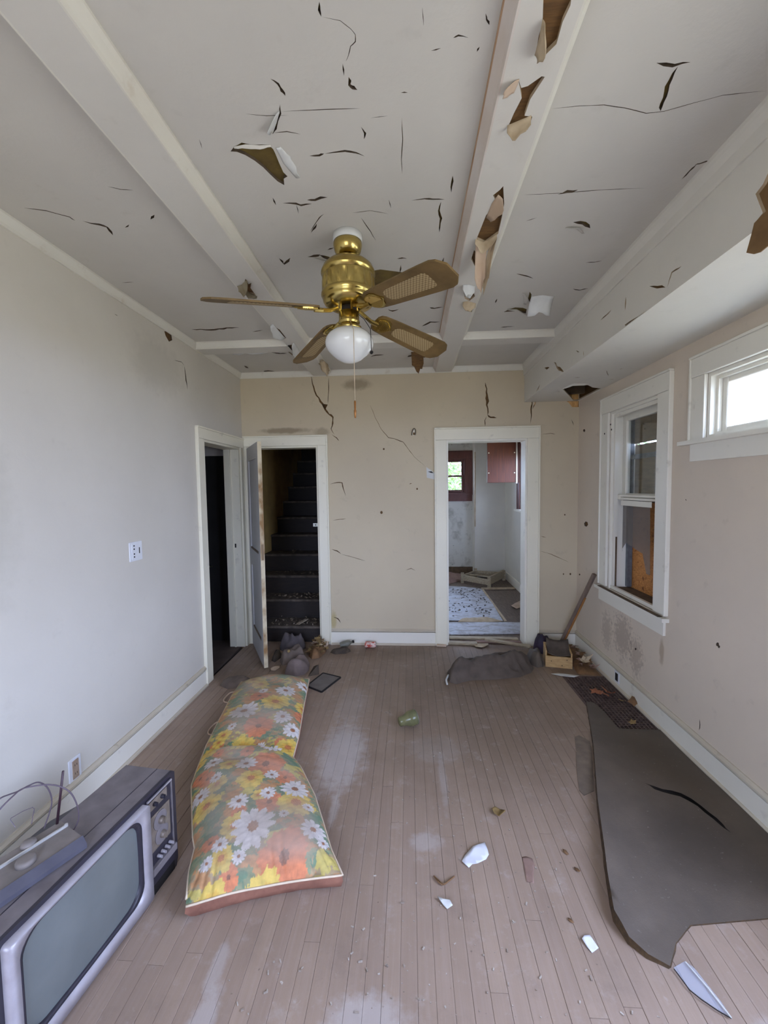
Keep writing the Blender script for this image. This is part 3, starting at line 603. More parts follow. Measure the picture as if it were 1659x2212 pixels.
def bx(b, nm, ax, v0, v1, A0, B0, A1, B1, mat):
    p = to3(ax, v0, A0, B0); q = to3(ax, v1, A1, B1); mm = MB()
    mm.box(*[min(s, r) for s, r in zip(p, q)], *[max(s, r) for s, r in zip(p, q)]); return mm.build(nm, mat, b)
def sash(b, nm, ax, v0, v1, o, st, top, bot, mat, glass=True):
    a0, b0, a1, b1 = o
    mm = MB()
    for (A0, B0, A1, B1) in ((a0, b0, a0 + st, b1), (a1 - st, b0, a1, b1), (a0 + st, b0, a1 - st, b0 + bot), (a0 + st, b1 - top, a1 - st, b1)):
        p = to3(ax, v0, A0, B0); q = to3(ax, v1, A1, B1)
        mm.box(*[min(s, r) for s, r in zip(p, q)], *[max(s, r) for s, r in zip(p, q)])
    s_ = mm.build(nm, mat, b); bv = s_.modifiers.new('bevel', 'BEVEL'); bv.width = 0.004; bv.segments = 1
    if glass:
        vm = (v0 + v1) / 2; p = to3(ax, vm - 0.0015, a0 + st, b0 + bot); q = to3(ax, vm + 0.0015, a1 - st, b1 - top); mm = MB()
        mm.box(*[min(s, r) for s, r in zip(p, q)], *[max(s, r) for s, r in zip(p, q)]); mm.build('pane', M_glass, s_)
    return s_
# the tall boarded window on the right wall
w1 = struct('window_1'); casing(w1, 'X', RW, -1, (WIN1[0], WIN1[1] + 0.01, WIN1[2], WIN1[3]), 0.115, 0.125, mat=M_sash)
for ob in w1.children:
    pass
jambs(w1, 'X', RW + 0.001, RW + 0.19, WIN1, 0.02, M_sash)
a0, b0, a1, b1 = WIN1; MR = 1.51
for A in (a0 + 0.02, a1 - 0.042):
    bx(w1, 'stop_bead', 'X', RW + 0.02, RW + 0.05, A, b0, A + 0.022, b1 - 0.02, M_sash)
bx(w1, 'stop_bead', 'X', RW + 0.02, RW + 0.05, a0 + 0.042, b1 - 0.045, a1 - 0.042, b1 - 0.02, M_sash)
sash(w1, 'upper_sash', 'X', RW + 0.090, RW + 0.125, (a0 + 0.022, MR - 0.02, a1 - 0.022, b1 - 0.022), 0.055, 0.06, 0.04, M_sash)
lower = sash(w1, 'lower_sash', 'X', RW + 0.052, RW + 0.086, (a0 + 0.022, MR - 0.032, a1 - 0.022, MR + 0.012), 0.05, 0.02, 0.02, M_sash, False)
# the lower sash has lost its bottom half; a dusty torn sheet hangs from the meeting rail
NTf = NT('dusty_film'); _a = NTf.n('BsdfTransparent'); _b = NTf.n('BsdfDiffuse', Color=srgb(150, 142, 136)); _m = NTf.n('MixShader', i0=0.45)
NTf.t.links.new(_a.outputs[0], _m.inputs[1]); NTf.t.links.new(_b.outputs[0], _m.inputs[2]); NTf.t.links.new(_m.outputs[0], NTf.out.inputs[0])
q = [px(u, v, 'X', RW + 0.10) for u, v in [(1310,1075),(1404,1078),(1404,1243),(1396,1240),(1388,1196),(1372,1186),(1352,1172),(1334,1182),(1320,1176),(1308,1180)]]
q = [(RW + 0.10, max(a0 + .025, min(a1 - .025, p.y)), p.z) for p in q]
mm = MB(); mm.extrude(q, (0.0015, 0, 0)); mm.build('torn_film', NTf.mat, w1)
bx(w1, 'rail_block', 'X', RW + 0.046, RW + 0.052, a0 + 0.16, MR - 0.075, a1 - 0.1, MR - 0.035, M_sash)
M_alu = simple('storm_frame', srgb(120, 124, 128), srgb(92, 94, 98), 20, 0.5, 0.3)
for A in (a0 + 0.022, a1 - 0.055):
    bx(w1, 'storm_channel', 'X', RW + 0.13, RW + 0.165, A, b0 + 0.02, A + 0.033, b1 - 0.02, M_alu)
bx(w1, 'storm_rail', 'X', RW + 0.135, RW + 0.16, a0 + 0.055, 1.80, a1 - 0.055, 1.835, M_alu)
bx(w1, 'storm_rail', 'X', RW + 0.135, RW + 0.16, a0 + 0.055, b1 - 0.07, a1 - 0.055, b1 - 0.02, M_dark)
kp = NT('plywood'); p_ = kp.pos(); v_ = kp.scalev(p_, (1, 3.0, 14.0)); w_ = kp.noise(v_, 3.2, 3.0, 0.5, 1.5)
c_ = kp.mix(kp.ramp(kp.math('SINE', kp.math('MULTIPLY', w_, 40.0)), -0.6, 0.9), srgb(214, 150, 84), srgb(182, 116, 58)); c_ = kp.mix(kp.ramp(kp.noise(p_, 26, 4), 0.58, 0.72), c_, srgb(140, 84, 40))
M_ply = kp.bsdf(c_, 0.7)
M_ply2 = simple('grey_board', srgb(150, 128, 100), srgb(120, 104, 86), 9, 0.8, stretch=(1, 1, 6))
bx(w1, 'plywood_board', 'X', RW + 0.172, RW + 0.186, a0 - 0.02, b0 - 0.08, a1 + 0.02, 1.46, M_ply)
bx(w1, 'plywood_board', 'X', RW + 0.190, RW + 0.204, a0 - 0.02, 1.44, a1 + 0.02, 1.915, M_ply2)
bx(w1, 'plywood_board', 'X', RW + 0.172, RW + 0.186, a0 - 0.02, 1.925, a1 + 0.02, b1 + 0.08, M_ply2)
M_rot = simple('rotten_sill', srgb(110, 88, 66), srgb(74, 62, 46), 22, 0.9, bump=0.4)
bx(w1, 'outer_sill', 'X', RW + 0.03, RW + 0.19, a0 + 0.02, b0 - 0.02, a1 - 0.02, b0 + 0.012, M_rot)
bx(w1, 'sill_strip', 'X', RW + 0.012, RW + 0.034, a0 + 0.02, b0 - 0.005, a1 - 0.02, b0 + 0.026, M_sash)
bx(w1, 'stool', 'X', RW - 0.045, RW + 0.012, a0 - 0.15, b0 - 0.028, a1 + 0.15, b0 - 0.003, M_sash)
bx(w1, 'stool_worn_edge', 'X', RW - 0.047, RW - 0.018, a0 - 0.11, b0 - 0.0035, a1 + 0.08, b0 + 0.001, M_rot)
bx(w1, 'apron', 'X', RW - 0.016, RW, a0 - 0.115, b0 - 0.125, a1 + 0.125, b0 - 0.028, M_sash)
bx(w1, 'bare_stop', 'X', RW + 0.036, RW + 0.05, a1 - 0.043, b0 + 0.01, a1 - 0.03, b0 + 0.43, M_rot)
for (u, v) in ((1319, 917), (1321, 928), (1306, 937)):
    p = px(u, v, 'X', RW - 0.021); mm = MB(); mm.lathe([(0.008, 0), (0.007, 0.0015)], p, 8, (-1, 0, 0)); mm.build('screw_hole', M_dark, w1)
# the high windows
def high_window(name, o, casw=0.105):
    w = struct(name); casing(w, 'X', RW, -1, o, casw, casw, mat=M_sash)
    for ob in list(w.children):
        pass
    jambs(w, 'X', RW + 0.001, RW + 0.15, o, 0.02, M_sash, True)
    a0, b0, a1, b1 = o
    for (A0, B0, A1, B1) in ((a0 + .02, b0 + .02, a0 + .038, b1 - .02), (a1 - .038, b0 + .02, a1 - .02, b1 - .02), (a0 + .038, b1 - .038, a1 - .038, b1 - .02), (a0 + .038, b0 + .02, a1 - .038, b0 + .034)):
        bx(w, 'stop_bead', 'X', RW + 0.03, RW + 0.05, A0, B0, A1, B1, M_sash)
    sash(w, 'sash', 'X', RW + 0.052, RW + 0.09, (a0 + 0.021, b0 + 0.021, a1 - 0.021, b1 - 0.021), 0.05, 0.045, 0.035, M_sash)
    bx(w, 'stool', 'X', RW - 0.05, RW + 0.03, a0 - 0.17, b0 - 0.022, a1 + 0.17, b0 + 0.001, M_sash)
    bx(w, 'apron', 'X', RW - 0.018, RW, a0 - 0.105, b0 - 0.118, a1 + 0.105, b0 - 0.022, M_sash)
    return w
high_window('window_2', WIN2)
w3 = struct('window_3'); casing(w3, 'X', RW, -1, WIN3, 0.11, 0.11, mat=M_sash); jambs(w3, 'X', RW + 0.001, RW + 0.15, WIN3, 0.02, M_sash, True)
for k in range(2):
    ym0 = WIN3[0] + .021 + k * (WIN3[2] - WIN3[0] - .02) / 2; ym1 = ym0 + (WIN3[2] - WIN3[0]) / 2 - .032
    sash(w3, 'sash', 'X', RW + 0.06, RW + 0.095, (ym0, WIN3[1] + .021, ym1, WIN3[3] - .021), 0.045, 0.045, 0.06, M_sash, False)
bx(w3, 'stool', 'X', RW - 0.05, RW + 0.03, WIN3[0] - 0.15, WIN3[1] - 0.022, WIN3[2] + 0.15, WIN3[1] + 0.001, M_sash)
for i, o in enumerate(REARW):
    w = struct('window_%d' % (4 + i)); casing(w, 'Y', YR, 1, o, 0.11, 0.11, mat=M_sash); jambs(w, 'Y', YR - 0.001, YR - 0.15, o, 0.02, M_sash, True)
    zm = (o[1] + o[3]) / 2
    sash(w, 'upper_sash', 'Y', YR - 0.10, YR - 0.135, (o[0] + .021, zm - .02, o[2] - .021, o[3] - .021), 0.045, 0.045, 0.035, M_sash, False)
    sash(w, 'lower_sash', 'Y', YR - 0.06, YR - 0.095, (o[0] + .021, o[1] + .021, o[2] - .021, zm + .02), 0.045, 0.035, 0.05, M_sash, False)
    bx(w, 'stool', 'Y', YR - 0.03, YR + 0.05, o[0] - .15, o[1] - .025, o[2] + .15, o[1], M_sash)

# ------------------------------------------------------------------ floor boards
GR = (2.965, 2.70, 3.305, 3.46)          # hole of the floor grate (X0,Y0,X1,Y1)
kf = NT('painted_boards'); p_ = kf.pos(); oi = kf.n('ObjectInfo').outputs['Random']
gr_ = kf.noise(kf.scalev(p_, (55.0, 1.6, 1.0)), 1.0, 5.0, 0.65, 0.3)
cl_ = kf.noise(p_, 1.7, 6.0, 0.62); sp_ = kf.noise(p_, 26.0, 6.0, 0.7); fine_ = kf.noise(p_, 140.0, 3.0)
c_ = kf.mix(kf.ramp(cl_, 0.36, 0.64), srgb(152, 130, 112), srgb(166, 143, 124))
c_ = kf.mix(kf.math('MULTIPLY', kf.ramp(gr_, 0.45, 0.75), 0.35), c_, srgb(176, 156, 144))
c_ = kf.mix(kf.math('MULTIPLY', oi, 0.16), c_, srgb(104, 84, 78))
c_ = kf.mix(kf.math('MULTIPLY', kf.ramp(kf.noise(p_, 5.0, 6.0, 0.7), 0.55, 0.75), 0.3), c_, srgb(104, 92, 84))
worn = [((1.27, 2.38, 0), (0.17, 0.40, 1), 0.75), ((1.12, 2.02, 0), (0.10, 0.06, 1), 0.6), ((1.30, 1.95, 0), (0.025, 0.12, 1), 0.55), ((1.55, 1.13, 0), (0.15, 0.10, 1), 0.6), ((1.75, 1.78, 0), (0.09, 0.06, 1), 0.5), ((1.86, 2.2, 0), (0.025, 0.28, 1), 0.45),
        ((1.05, 1.1, 0), (0.05, 0.13, 1), 0.6), ((1.84, 2.45, 0), (0.2, 0.16, 1), 0.35), ((1.25, 2.95, 0), (0.14, 0.3, 1), 0.35), ((1.03, 1.25, 0), (0.03, 0.1, 1), 0.5), ((1.45, 0.98, 0), (0.08, 0.1, 1), 0.5), ((2.75, 1.15, 0), (0.1, 0.07, 1), 0.45)]
for c, r, st in worn:
    c_ = kf.mix(kf.math('MULTIPLY', kf.blotch(p_, c, r, 0.55, 22.0, 0.45), st), c_, srgb(186, 176, 170))
dark = [((0.45, 2.6, 0), (0.2, 0.7, 1), 0.55), ((2.1, 3.5, 0), (1.6, 1.5, 1), 0.7), ((2.2, 2.5, 0), (0.9, 0.9, 1), 0.4), ((0.3, 3.5, 0), (0.5, 0.35, 1), 0.45), ((1.3, 3.9, 0), (1.3, 0.2, 1), 0.45), ((3.1, 3.7, 0), (0.3, 0.4, 1), 0.5), ((2.05, 3.4, 0), (0.3, 0.1, 1), 0.3)]  # first blotch paints the shade left of the cushion; the rest is grime
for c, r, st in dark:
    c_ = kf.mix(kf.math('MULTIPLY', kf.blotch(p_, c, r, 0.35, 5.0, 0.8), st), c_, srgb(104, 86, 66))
c_ = kf.mix(kf.math('MULTIPLY', kf.ramp(sp_, 0.62, 0.76), 0.5), c_, srgb(186, 176, 168))
c_ = kf.mix(kf.math('MULTIPLY', kf.ramp(kf.noise(p_, 48.0, 2.0), 0.72, 0.80), 0.5), c_, srgb(70, 58, 52))
c_ = kf.mix(kf.math('MULTIPLY', kf.ramp(kf.noise(p_, 9.0, 7.0, 0.72), 0.56, 0.70), 0.28), c_, srgb(190, 178, 170))
M_floor = kf.bsdf(c_, 0.62, 0.0, kf.math('ADD', kf.math('MULTIPLY', gr_, 0.6), kf.math('MULTIPLY', sp_, 0.4)), 0.35, 0.004)
floor = S(MB().box(-0.05, YR - 0.1, -0.06, GR[0] - 0.0, D + 0.3, -0.022).box(GR[2], YR - 0.1, -0.06, RW + 0.05, D + 0.3, -0.022).box(GR[0], YR - 0.1, -0.06, GR[2], GR[1], -0.022).box(GR[0], GR[3], -0.06, GR[2], D + 0.3, -0.022).build('floor', M_dark))
def board_mesh(w, l, h=0.021):
    c = 0.0011; mm = MB(); x = w / 2 - 0.0003
    pr = [(-x, -h), (x, -h), (x, -c), (x - c, 0), (-x + c, 0), (-x, -c)]
    mm.extrude([(a, 0, b) for a, b in pr], (0, l, 0)); return mm
bw = 0.0571; nb = int(math.ceil((RW + 0.02) / bw)); rb = random.Random(3)
for i in range(nb):
    x = i * bw + bw / 2 - 0.01; ys = [YR]
    while ys[-1] < D + 0.13: ys.append(min(D + 0.13, ys[-1] + rb.uniform(1.5, 3.6)))
    if D + 0.13 - ys[-2] < 0.35: ys.pop(-2)
    segs = []
    for y0, y1 in zip(ys, ys[1:]):
        if GR[0] - bw / 2 < x < GR[2] + bw / 2:
            if y0 < GR[1]: segs.append((y0, min(y1, GR[1])))
            if y1 > GR[3]: segs.append((max(y0, GR[3]), y1))
        else: segs.append((y0, y1))
    for y0, y1 in segs:
        if y1 - y0 < 0.02: continue
        o = board_mesh(bw, y1 - y0 - 0.0012).build('floor_board', M_floor, floor, origin=None)
        o.location = (x, y0, rb.uniform(-0.0012, 0.0)); o.rotation_euler = (0, rb.uniform(-0.008, 0.008), 0)

# ------------------------------------------------------------------ dark room beyond the left doorway
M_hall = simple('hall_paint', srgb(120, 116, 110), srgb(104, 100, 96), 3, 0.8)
M_hall_dark = simple('dark_hall', srgb(40, 38, 38), srgb(30, 28, 28), 3, 0.95)  # darkness of the unlit room put into its wall colour
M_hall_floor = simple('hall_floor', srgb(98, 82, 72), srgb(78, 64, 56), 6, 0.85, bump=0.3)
hall = struct('wall_hall')
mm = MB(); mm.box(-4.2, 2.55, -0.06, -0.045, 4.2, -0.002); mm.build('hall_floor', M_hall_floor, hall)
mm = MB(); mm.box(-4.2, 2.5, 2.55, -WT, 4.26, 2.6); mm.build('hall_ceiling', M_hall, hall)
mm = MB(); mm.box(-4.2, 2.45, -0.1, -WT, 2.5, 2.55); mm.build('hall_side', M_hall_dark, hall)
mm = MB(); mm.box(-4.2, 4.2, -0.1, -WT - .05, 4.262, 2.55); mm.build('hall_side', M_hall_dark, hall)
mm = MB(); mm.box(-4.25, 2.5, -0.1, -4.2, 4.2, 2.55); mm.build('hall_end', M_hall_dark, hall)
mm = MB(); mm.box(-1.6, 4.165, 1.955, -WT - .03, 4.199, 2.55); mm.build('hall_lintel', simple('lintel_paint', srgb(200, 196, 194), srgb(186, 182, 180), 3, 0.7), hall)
mm = MB(); mm.tube([(-0.50, 4.17, 0.80), (-0.40, 4.17, 0.80), (-0.385, 4.168, 0.805)], 0.007, 8); mm.build('lever_handle', simple('lever_metal', srgb(200, 200, 170), None, rough=0.3, metal=1.0), hall)

# ------------------------------------------------------------------ stairs behind the open door
st = struct('wall_stairs')
M_stwall = simple('stair_wall', srgb(206, 172, 104), srgb(160, 132, 78), 2.5, 0.9, bump=0.3, bscale=20)
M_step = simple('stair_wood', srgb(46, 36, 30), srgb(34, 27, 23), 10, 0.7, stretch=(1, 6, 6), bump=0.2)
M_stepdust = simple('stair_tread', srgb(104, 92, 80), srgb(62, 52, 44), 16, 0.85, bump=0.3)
SY0, SY1 = D + WT, 8.9
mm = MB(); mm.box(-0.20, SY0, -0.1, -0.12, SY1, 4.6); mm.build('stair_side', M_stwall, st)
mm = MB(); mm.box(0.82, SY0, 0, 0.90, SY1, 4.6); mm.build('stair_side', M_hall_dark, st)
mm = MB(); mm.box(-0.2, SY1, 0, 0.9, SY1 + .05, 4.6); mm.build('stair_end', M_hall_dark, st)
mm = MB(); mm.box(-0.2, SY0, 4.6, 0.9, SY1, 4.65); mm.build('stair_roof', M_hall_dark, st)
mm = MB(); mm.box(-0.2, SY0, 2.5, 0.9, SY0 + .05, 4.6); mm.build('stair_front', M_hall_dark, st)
NOSE = [(4.16 + 0.272 * k, 0.17 + 0.21 * k) for k in range(15)]
for k, (y, z) in enumerate(NOSE):
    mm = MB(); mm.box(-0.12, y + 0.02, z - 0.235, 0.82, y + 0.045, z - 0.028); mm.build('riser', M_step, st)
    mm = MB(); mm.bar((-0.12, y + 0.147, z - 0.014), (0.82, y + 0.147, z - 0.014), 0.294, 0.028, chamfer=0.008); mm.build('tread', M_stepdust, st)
mm = MB(); mm.box(-0.2, SY0, -0.06, 0.9, SY1 + .05, -0.002); mm.build('stair_floor', M_dark, st)

# ------------------------------------------------------------------ kitchen
kit = struct('wall_kitchen')
M_kwall = simple('kitchen_wall', srgb(214, 208, 194), srgb(202, 196, 184), 2.2, 0.7, bump=0.15)
kd = NT('kitchen_wall_damp'); p_ = kd.pos(); c_ = kd.mix(kd.ramp(kd.noise(p_, 4.0, 6, .65), 0.5, 0.68), srgb(208, 204, 194), srgb(160, 155, 142)); c_ = kd.mix(kd.ramp(kd.noise(p_, 18.0, 4, .6), 0.66, 0.74), c_, srgb(84, 80, 72)); M_kdamp = kd.bsdf(c_, 0.75)
KX0, KX1, KY1, KZ = 0.95, 3.35, 7.55, 2.5
openk = [KWIN, KWIN_ADDED]
core('Y', KY1, KY1 + 0.14, (KX0, -0.05, KX1 + .13, KZ + .05), openk, 'kitchen_far_wall', M_kdamp, kit)
core('X', KX1, KX1 + 0.14, (D + WT, -0.05, KY1 + .14, KZ + .05), [KWIN2], 'kitchen_right_wall', M_kwall, kit)
mm = MB(); mm.box(KX0 - .05, D + WT, -0.05, KX0, KY1 + .14, KZ + .05); mm.build('kitchen_left_wall', M_kwall, kit)
mm = MB(); mm.box(KX0 - .05, D + WT, KZ, KX1 + .14, KY1 + .14, KZ + .06); mm.build('kitchen_ceiling', M_kwall, kit)
mm = MB(); mm.box(2.83, 7.28, 0, KX1, KY1, KZ); mm.build('chimney_chase', M_kwall, kit)
mm = MB(); mm.box(2.826, 7.276, 0.9, 2.845, 7.30, 2.2); mm.build('worn_corner', M_tan, kit)
mm = MB(); mm.box(KX0, KY1 - 0.018, 0, 2.83, KY1, 0.14); mm.build('kitchen_baseboard', M_rot, kit)
mm = MB(); mm.box(KX1 - 0.018, D + WT, 0, KX1, 7.28, 0.13); mm.build('kitchen_baseboard', M_trim_blue, kit)
mm = MB(); mm.box(KX0, D + 0.13, -0.06, KX1, KY1, -0.004); mm.build('kitchen_floor', simple('kitchen_boards', srgb(122, 106, 92), srgb(98, 84, 72), 9, 0.8, stretch=(6, 1, 1), bump=0.3), kit)
kv = NT('flaking_vinyl'); p_ = kv.pos(); v_ = kv.scalev(p_, (1.0, 1.6, 1.0))
c_ = kv.mix(kv.ramp(kv.noise(v_, 6.0, 7, 0.7), 0.46, 0.66), srgb(186, 188, 194), srgb(140, 132, 124)); c_ = kv.mix(kv.ramp(kv.noise(v_, 13.0, 7, 0.75), 0.56, 0.68), c_, srgb(96, 84, 72))
M_vinyl = kv.bsdf(c_, 0.5, 0.0, kv.noise(v_, 14.0, 5), 0.4, 0.01)
def heap(name, outline, hfun, mat, parent=None, step=0.03, smooth=True, z0=0.0, thick=0.0, origin=None, seed=0, skirt=True):
    """soft thing lying on the floor: height field over an outline (XY points)"""
    x0, y0, x1, y1 = bbox(outline); ex_ = []; r = random.Random(seed)
    nx, ny = int((x1 - x0) / step) + 1, int((y1 - y0) / step) + 1
    for i in range(nx + 1):
        for j in range(ny + 1):
            p = (x0 + (x1 - x0) * (i + r.uniform(-.2, .2)) / nx, y0 + (y1 - y0) * (j + r.uniform(-.2, .2)) / ny)
            if inside(p, outline): ex_.append(p)
    V, Fs = cdt(outline, [], ex_)
    def edge(p):
        d = 1e9
        for a, b in zip(outline, outline[1:] + outline[:1]):
            ax_, ay_ = b[0] - a[0], b[1] - a[1]; t = max(0, min(1, ((p[0] - a[0]) * ax_ + (p[1] - a[1]) * ay_) / (ax_ * ax_ + ay_ * ay_ + 1e-12)))
            d = min(d, math.hypot(p[0] - a[0] - ax_ * t, p[1] - a[1] - ay_ * t))
        return d
    vs = [(x, y, z0 + hfun(x, y, edge((x, y)))) for x, y in V]
    m = MB(); m.add(vs, Fs)
    if skirt:
        n = len(outline)
        top = [min(range(len(V)), key=lambda i: (V[i][0] - a) ** 2 + (V[i][1] - b) ** 2) for a, b in outline]
        m.add([vs[i] for i in top] + [(a, b, z0) for a, b in outline], [(i, (i + 1) % n, n + (i + 1) % n, n + i) for i in range(n)])
    o = m.build(name, mat, parent, smooth=smooth, origin=origin)
    if thick:
        sm = o.modifiers.new('thick', 'SOLIDIFY'); sm.thickness = thick; sm.offset = -1
    return o
heap('vinyl_sheet', [(KX0 + .02, 4.9), (2.1, 4.88), (2.78, 4.86), (2.80, 5.6), (2.79, 6.4), (2.5, 6.55), (KX0 + .02, 6.7)], lambda x, y, e: 0.004 + 0.012 * max(0, n3(x * 4, y * 4)) + 0.01 * (e < 0.05), M_vinyl, kit, 0.09, False)
heap('vinyl_sheet', [(KX0 + .02, 4.42), (2.1, 4.40), (2.9, 4.46), (3.3, 4.47), (3.3, 4.80), (2.75, 4.82), (2.1, 4.80), (KX0 + .02, 4.82)], lambda x, y, e: 0.010 + 0.02 * max(0, n3(x * 5, y * 5, 3)), M_vinyl, kit, 0.07, False)
heap('curled_edge', [(2.25, 4.83), (2.6, 4.82), (2.78, 4.86), (2.62, 4.95), (2.30, 4.93)], lambda x, y, e: 0.012 + min(0.05, e * 0.8), M_tan, kit, 0.05, True)
mm = MB(); mm.bar((2.81, 4.86, 0.008), (2.81, 6.38, 0.008), 0.03, 0.012); mm.build('edge_strip', M_tan, kit)
mm = MB(); mm.bar((2.80, 6.42, 0.012), (3.31, 6.45, 0.012), 0.06, 0.02); mm.build('edge_strip', M_tan, kit)
# kitchen windows
M_ktrim = simple('brown_trim', srgb(112, 66, 56), srgb(92, 54, 46), 8, 0.5, stretch=(4, 4, 1))
w6 = struct('window_6'); casing(w6, 'Y', KY1, -1, KWIN, 0.125, 0.125, mat=M_ktrim); jambs(w6, 'Y', KY1 - .001, KY1 + .12, KWIN, 0.02, M_ktrim, True)
zm = 1.80
sash(w6, 'upper_sash', 'Y', KY1 + 0.06, KY1 + 0.09, (KWIN[0] + .02, zm - .02, KWIN[2] - .02, KWIN[3] - .02), 0.04, 0.04, 0.03, M_ktrim)
sash(w6, 'lower_sash', 'Y', KY1 + 0.03, KY1 + 0.058, (KWIN[0] + .02, KWIN[1] + .02, KWIN[2] - .02, zm + .012), 0.04, 0.03, 0.045, M_ktrim)
bx(w6, 'stool', 'Y', KY1 - 0.06, KY1 + 0.02, KWIN[0] - .16, KWIN[1] - .025, KWIN[2] + .125, KWIN[1], M_ktrim); bx(w6, 'apron', 'Y', KY1 - 0.022, KY1, KWIN[0] - .12, KWIN[1] - .14, KWIN[2] + .122, KWIN[1] - .025, M_ktrim)
w8 = struct('window_8'); casing(w8, 'Y', KY1, -1, KWIN_ADDED, 0.09, 0.09, mat=M_ktrim); jambs(w8, 'Y', KY1 - .001, KY1 + .12, KWIN_ADDED, 0.02, M_ktrim, True)  # out of view, added only for more daylight in the kitchen
sash(w8, 'sash', 'Y', KY1 + 0.05, KY1 + 0.085, (KWIN_ADDED[0] + .02, KWIN_ADDED[1] + .02, KWIN_ADDED[2] - .02, KWIN_ADDED[3] - .02), 0.045, 0.045, 0.05, M_ktrim)
w7 = struct('window_7'); casing(w7, 'X', KX1, -1, KWIN2, 0.11, 0.11, mat=M_ktrim); jambs(w7, 'X', KX1 + .001, KX1 + .12, KWIN2, 0.02, M_ktrim, True)
sash(w7, 'sash', 'X', KX1 + 0.05, KX1 + 0.085, (KWIN2[0] + .02, KWIN2[1] + .02, KWIN2[2] - .02, KWIN2[3] - .02), 0.045, 0.045, 0.05, M_ktrim)
bx(w7, 'stool', 'X', KX1 - 0.06, KX1 + 0.02, KWIN2[0] - .16, KWIN2[1] - .03, KWIN2[2] + .16, KWIN2[1], M_sash)
# wall cabinet hanging at the kitchen's far end
cb = thing('wall_cabinet', 'reddish brown cabinet front hung high on the kitchen wall beyond the right doorway', 'cabinet', (3.1, 6.32, 1.66))
M_cab = simple('cabinet_wood', srgb(98, 44, 18), srgb(78, 34, 14), 5, 0.55, stretch=(8, 8, 0.8), lo=0.35, hi=0.65)
m = MB(); m.box(2.865, 6.30, 1.655, 3.285, 6.335, 2.36); o = m.build('front_panel', M_cab, cb); bv = o.modifiers.new('bevel', 'BEVEL'); bv.width = 0.004
m = MB(); m.box(3.287, 6.29, 1.640, 3.305, 6.335, 2.37); m.build('edge_strip', M_sash, cb)
m = MB(); m.box(3.307, 6.295, 1.655, 3.348, 6.335, 2.36); m.build('side_stile', M_ktrim, cb)
for z in (1.80, 2.1):
    for x in (2.885, 3.265):
        m = MB(); m.lathe([(0.0, 0.012), (0.008, 0.010), (0.010, 0.0)], (x, 6.30, z), 10, (0, -1, 0)); m.build('screw', M_trim, cb)

# ------------------------------------------------------------------ outdoors, seen through the windows
gm = MB(); gm.box(-30, -30, -0.75, 34, 40, -0.7); S(gm.build('ground', simple('dry_grass', srgb(166, 156, 126), srgb(176, 166, 140), 0.8, 0.9)))
M_leafg = simple('foliage', srgb(112, 142, 58), srgb(66, 96, 36), 2.5, 0.6)
M_bark = simple('bark', srgb(96, 82, 66), srgb(70, 58, 46), 8, 0.9)
def tree(x, y, h, r, seed, label, nl=1600):
    rr = random.Random(seed); t = thing('tree', label, 'tree', (x, y, -0.7), 0, 'trees behind the house')
    m = MB(); m.tube([(x, y, -0.7), (x + .1, y, h * 0.4), (x - .05, y + .1, h * 0.75), (x, y, h * 0.95)], [0.16, 0.12, 0.08, 0.03], 8); m.build('trunk', M_bark, t)
    m = MB()
    for i in range(nl):
        a, b = rr.uniform(0, 2 * math.pi), rr.uniform(-1, 1); q = rr.random() ** 0.4; s = rr.uniform(0.05, 0.11)
        c = Vector((x + r * q * math.cos(a) * math.sqrt(1 - b * b), y + r * q * math.sin(a) * math.sqrt(1 - b * b), h * 0.55 + r * 1.2 * q * b))
        u = Vector((rr.gauss(0, 1), rr.gauss(0, 1), rr.gauss(0, 1))).normalized(); w = u.orthogonal().normalized()
        m.add([c - u * s, c + w * s * .5, c + u * s, c - w * s * .5], [(0, 1, 2, 3)])
    m.build('foliage', M_leafg, t, kind='stuff')
    return t
tree(2.35, 11.6, 4.2, 1.5, 1, 'leafy green tree seen through the brown kitchen window')
tree(2.9, 15.6, 3.6, 1.5, 2, 'pale leafy tree further back behind the brown kitchen window', 1500)
tree(5.6, 7.4, 3.6, 1.3, 3, 'leafy tree beside the small right kitchen window', 1300)

# ------------------------------------------------------------------ ceiling fan
M_brass = simple('brass', srgb(204, 182, 112), srgb(170, 144, 78), 9, 0.24, 1.0, lo=0.35, hi=0.7)
M_brass_dull = simple('dull_brass', srgb(150, 122, 60), srgb(104, 84, 40), 16, 0.45, 0.9)
M_blade = simple('blade_wood', srgb(124, 98, 56), srgb(92, 72, 38), 9, 0.6, stretch=(1, 1, 1), bump=0.15)
M_dust = simple('dusty_top', srgb(130, 118, 66), srgb(104, 92, 48), 40, 0.95, bump=0.6)
kc = NT('cane'); p_ = kc.n('TexCoord').outputs['Object']
_ck = kc.n('TexChecker', Vector=kc.scalev(p_, (1, 1, 1)), Scale=120.0).outputs['Fac']
M_cane = kc.bsdf(kc.mix(_ck, srgb(172, 150, 110), srgb(128, 106, 70)), 0.7, 0.0, _ck, 0.4, 0.003)
M_globe = simple('opal_glass', srgb(226, 226, 222), srgb(216, 216, 213), 3, 0.08)
FX, FY = 1.419, 1.965
fan = thing('ceiling_fan', 'brass four-bladed ceiling fan with a white globe lamp hanging from the peeling ceiling', 'ceiling fan', (FX, FY, 2.77))
fc = (FX, FY, 0)
MB().lathe([(0.066, 2.7695), (0.068, 2.745), (0.066, 2.735)], fc, 32).build('canopy_rim', M_white, fan, True)
m = MB(); m.lathe([(0.0655, 2.737), (0.066, 2.72), (0.060, 2.695), (0.045, 2.68), (0.034, 2.675), (0.024, 2.675)], fc, 40); m.build('canopy', M_brass, fan, True)
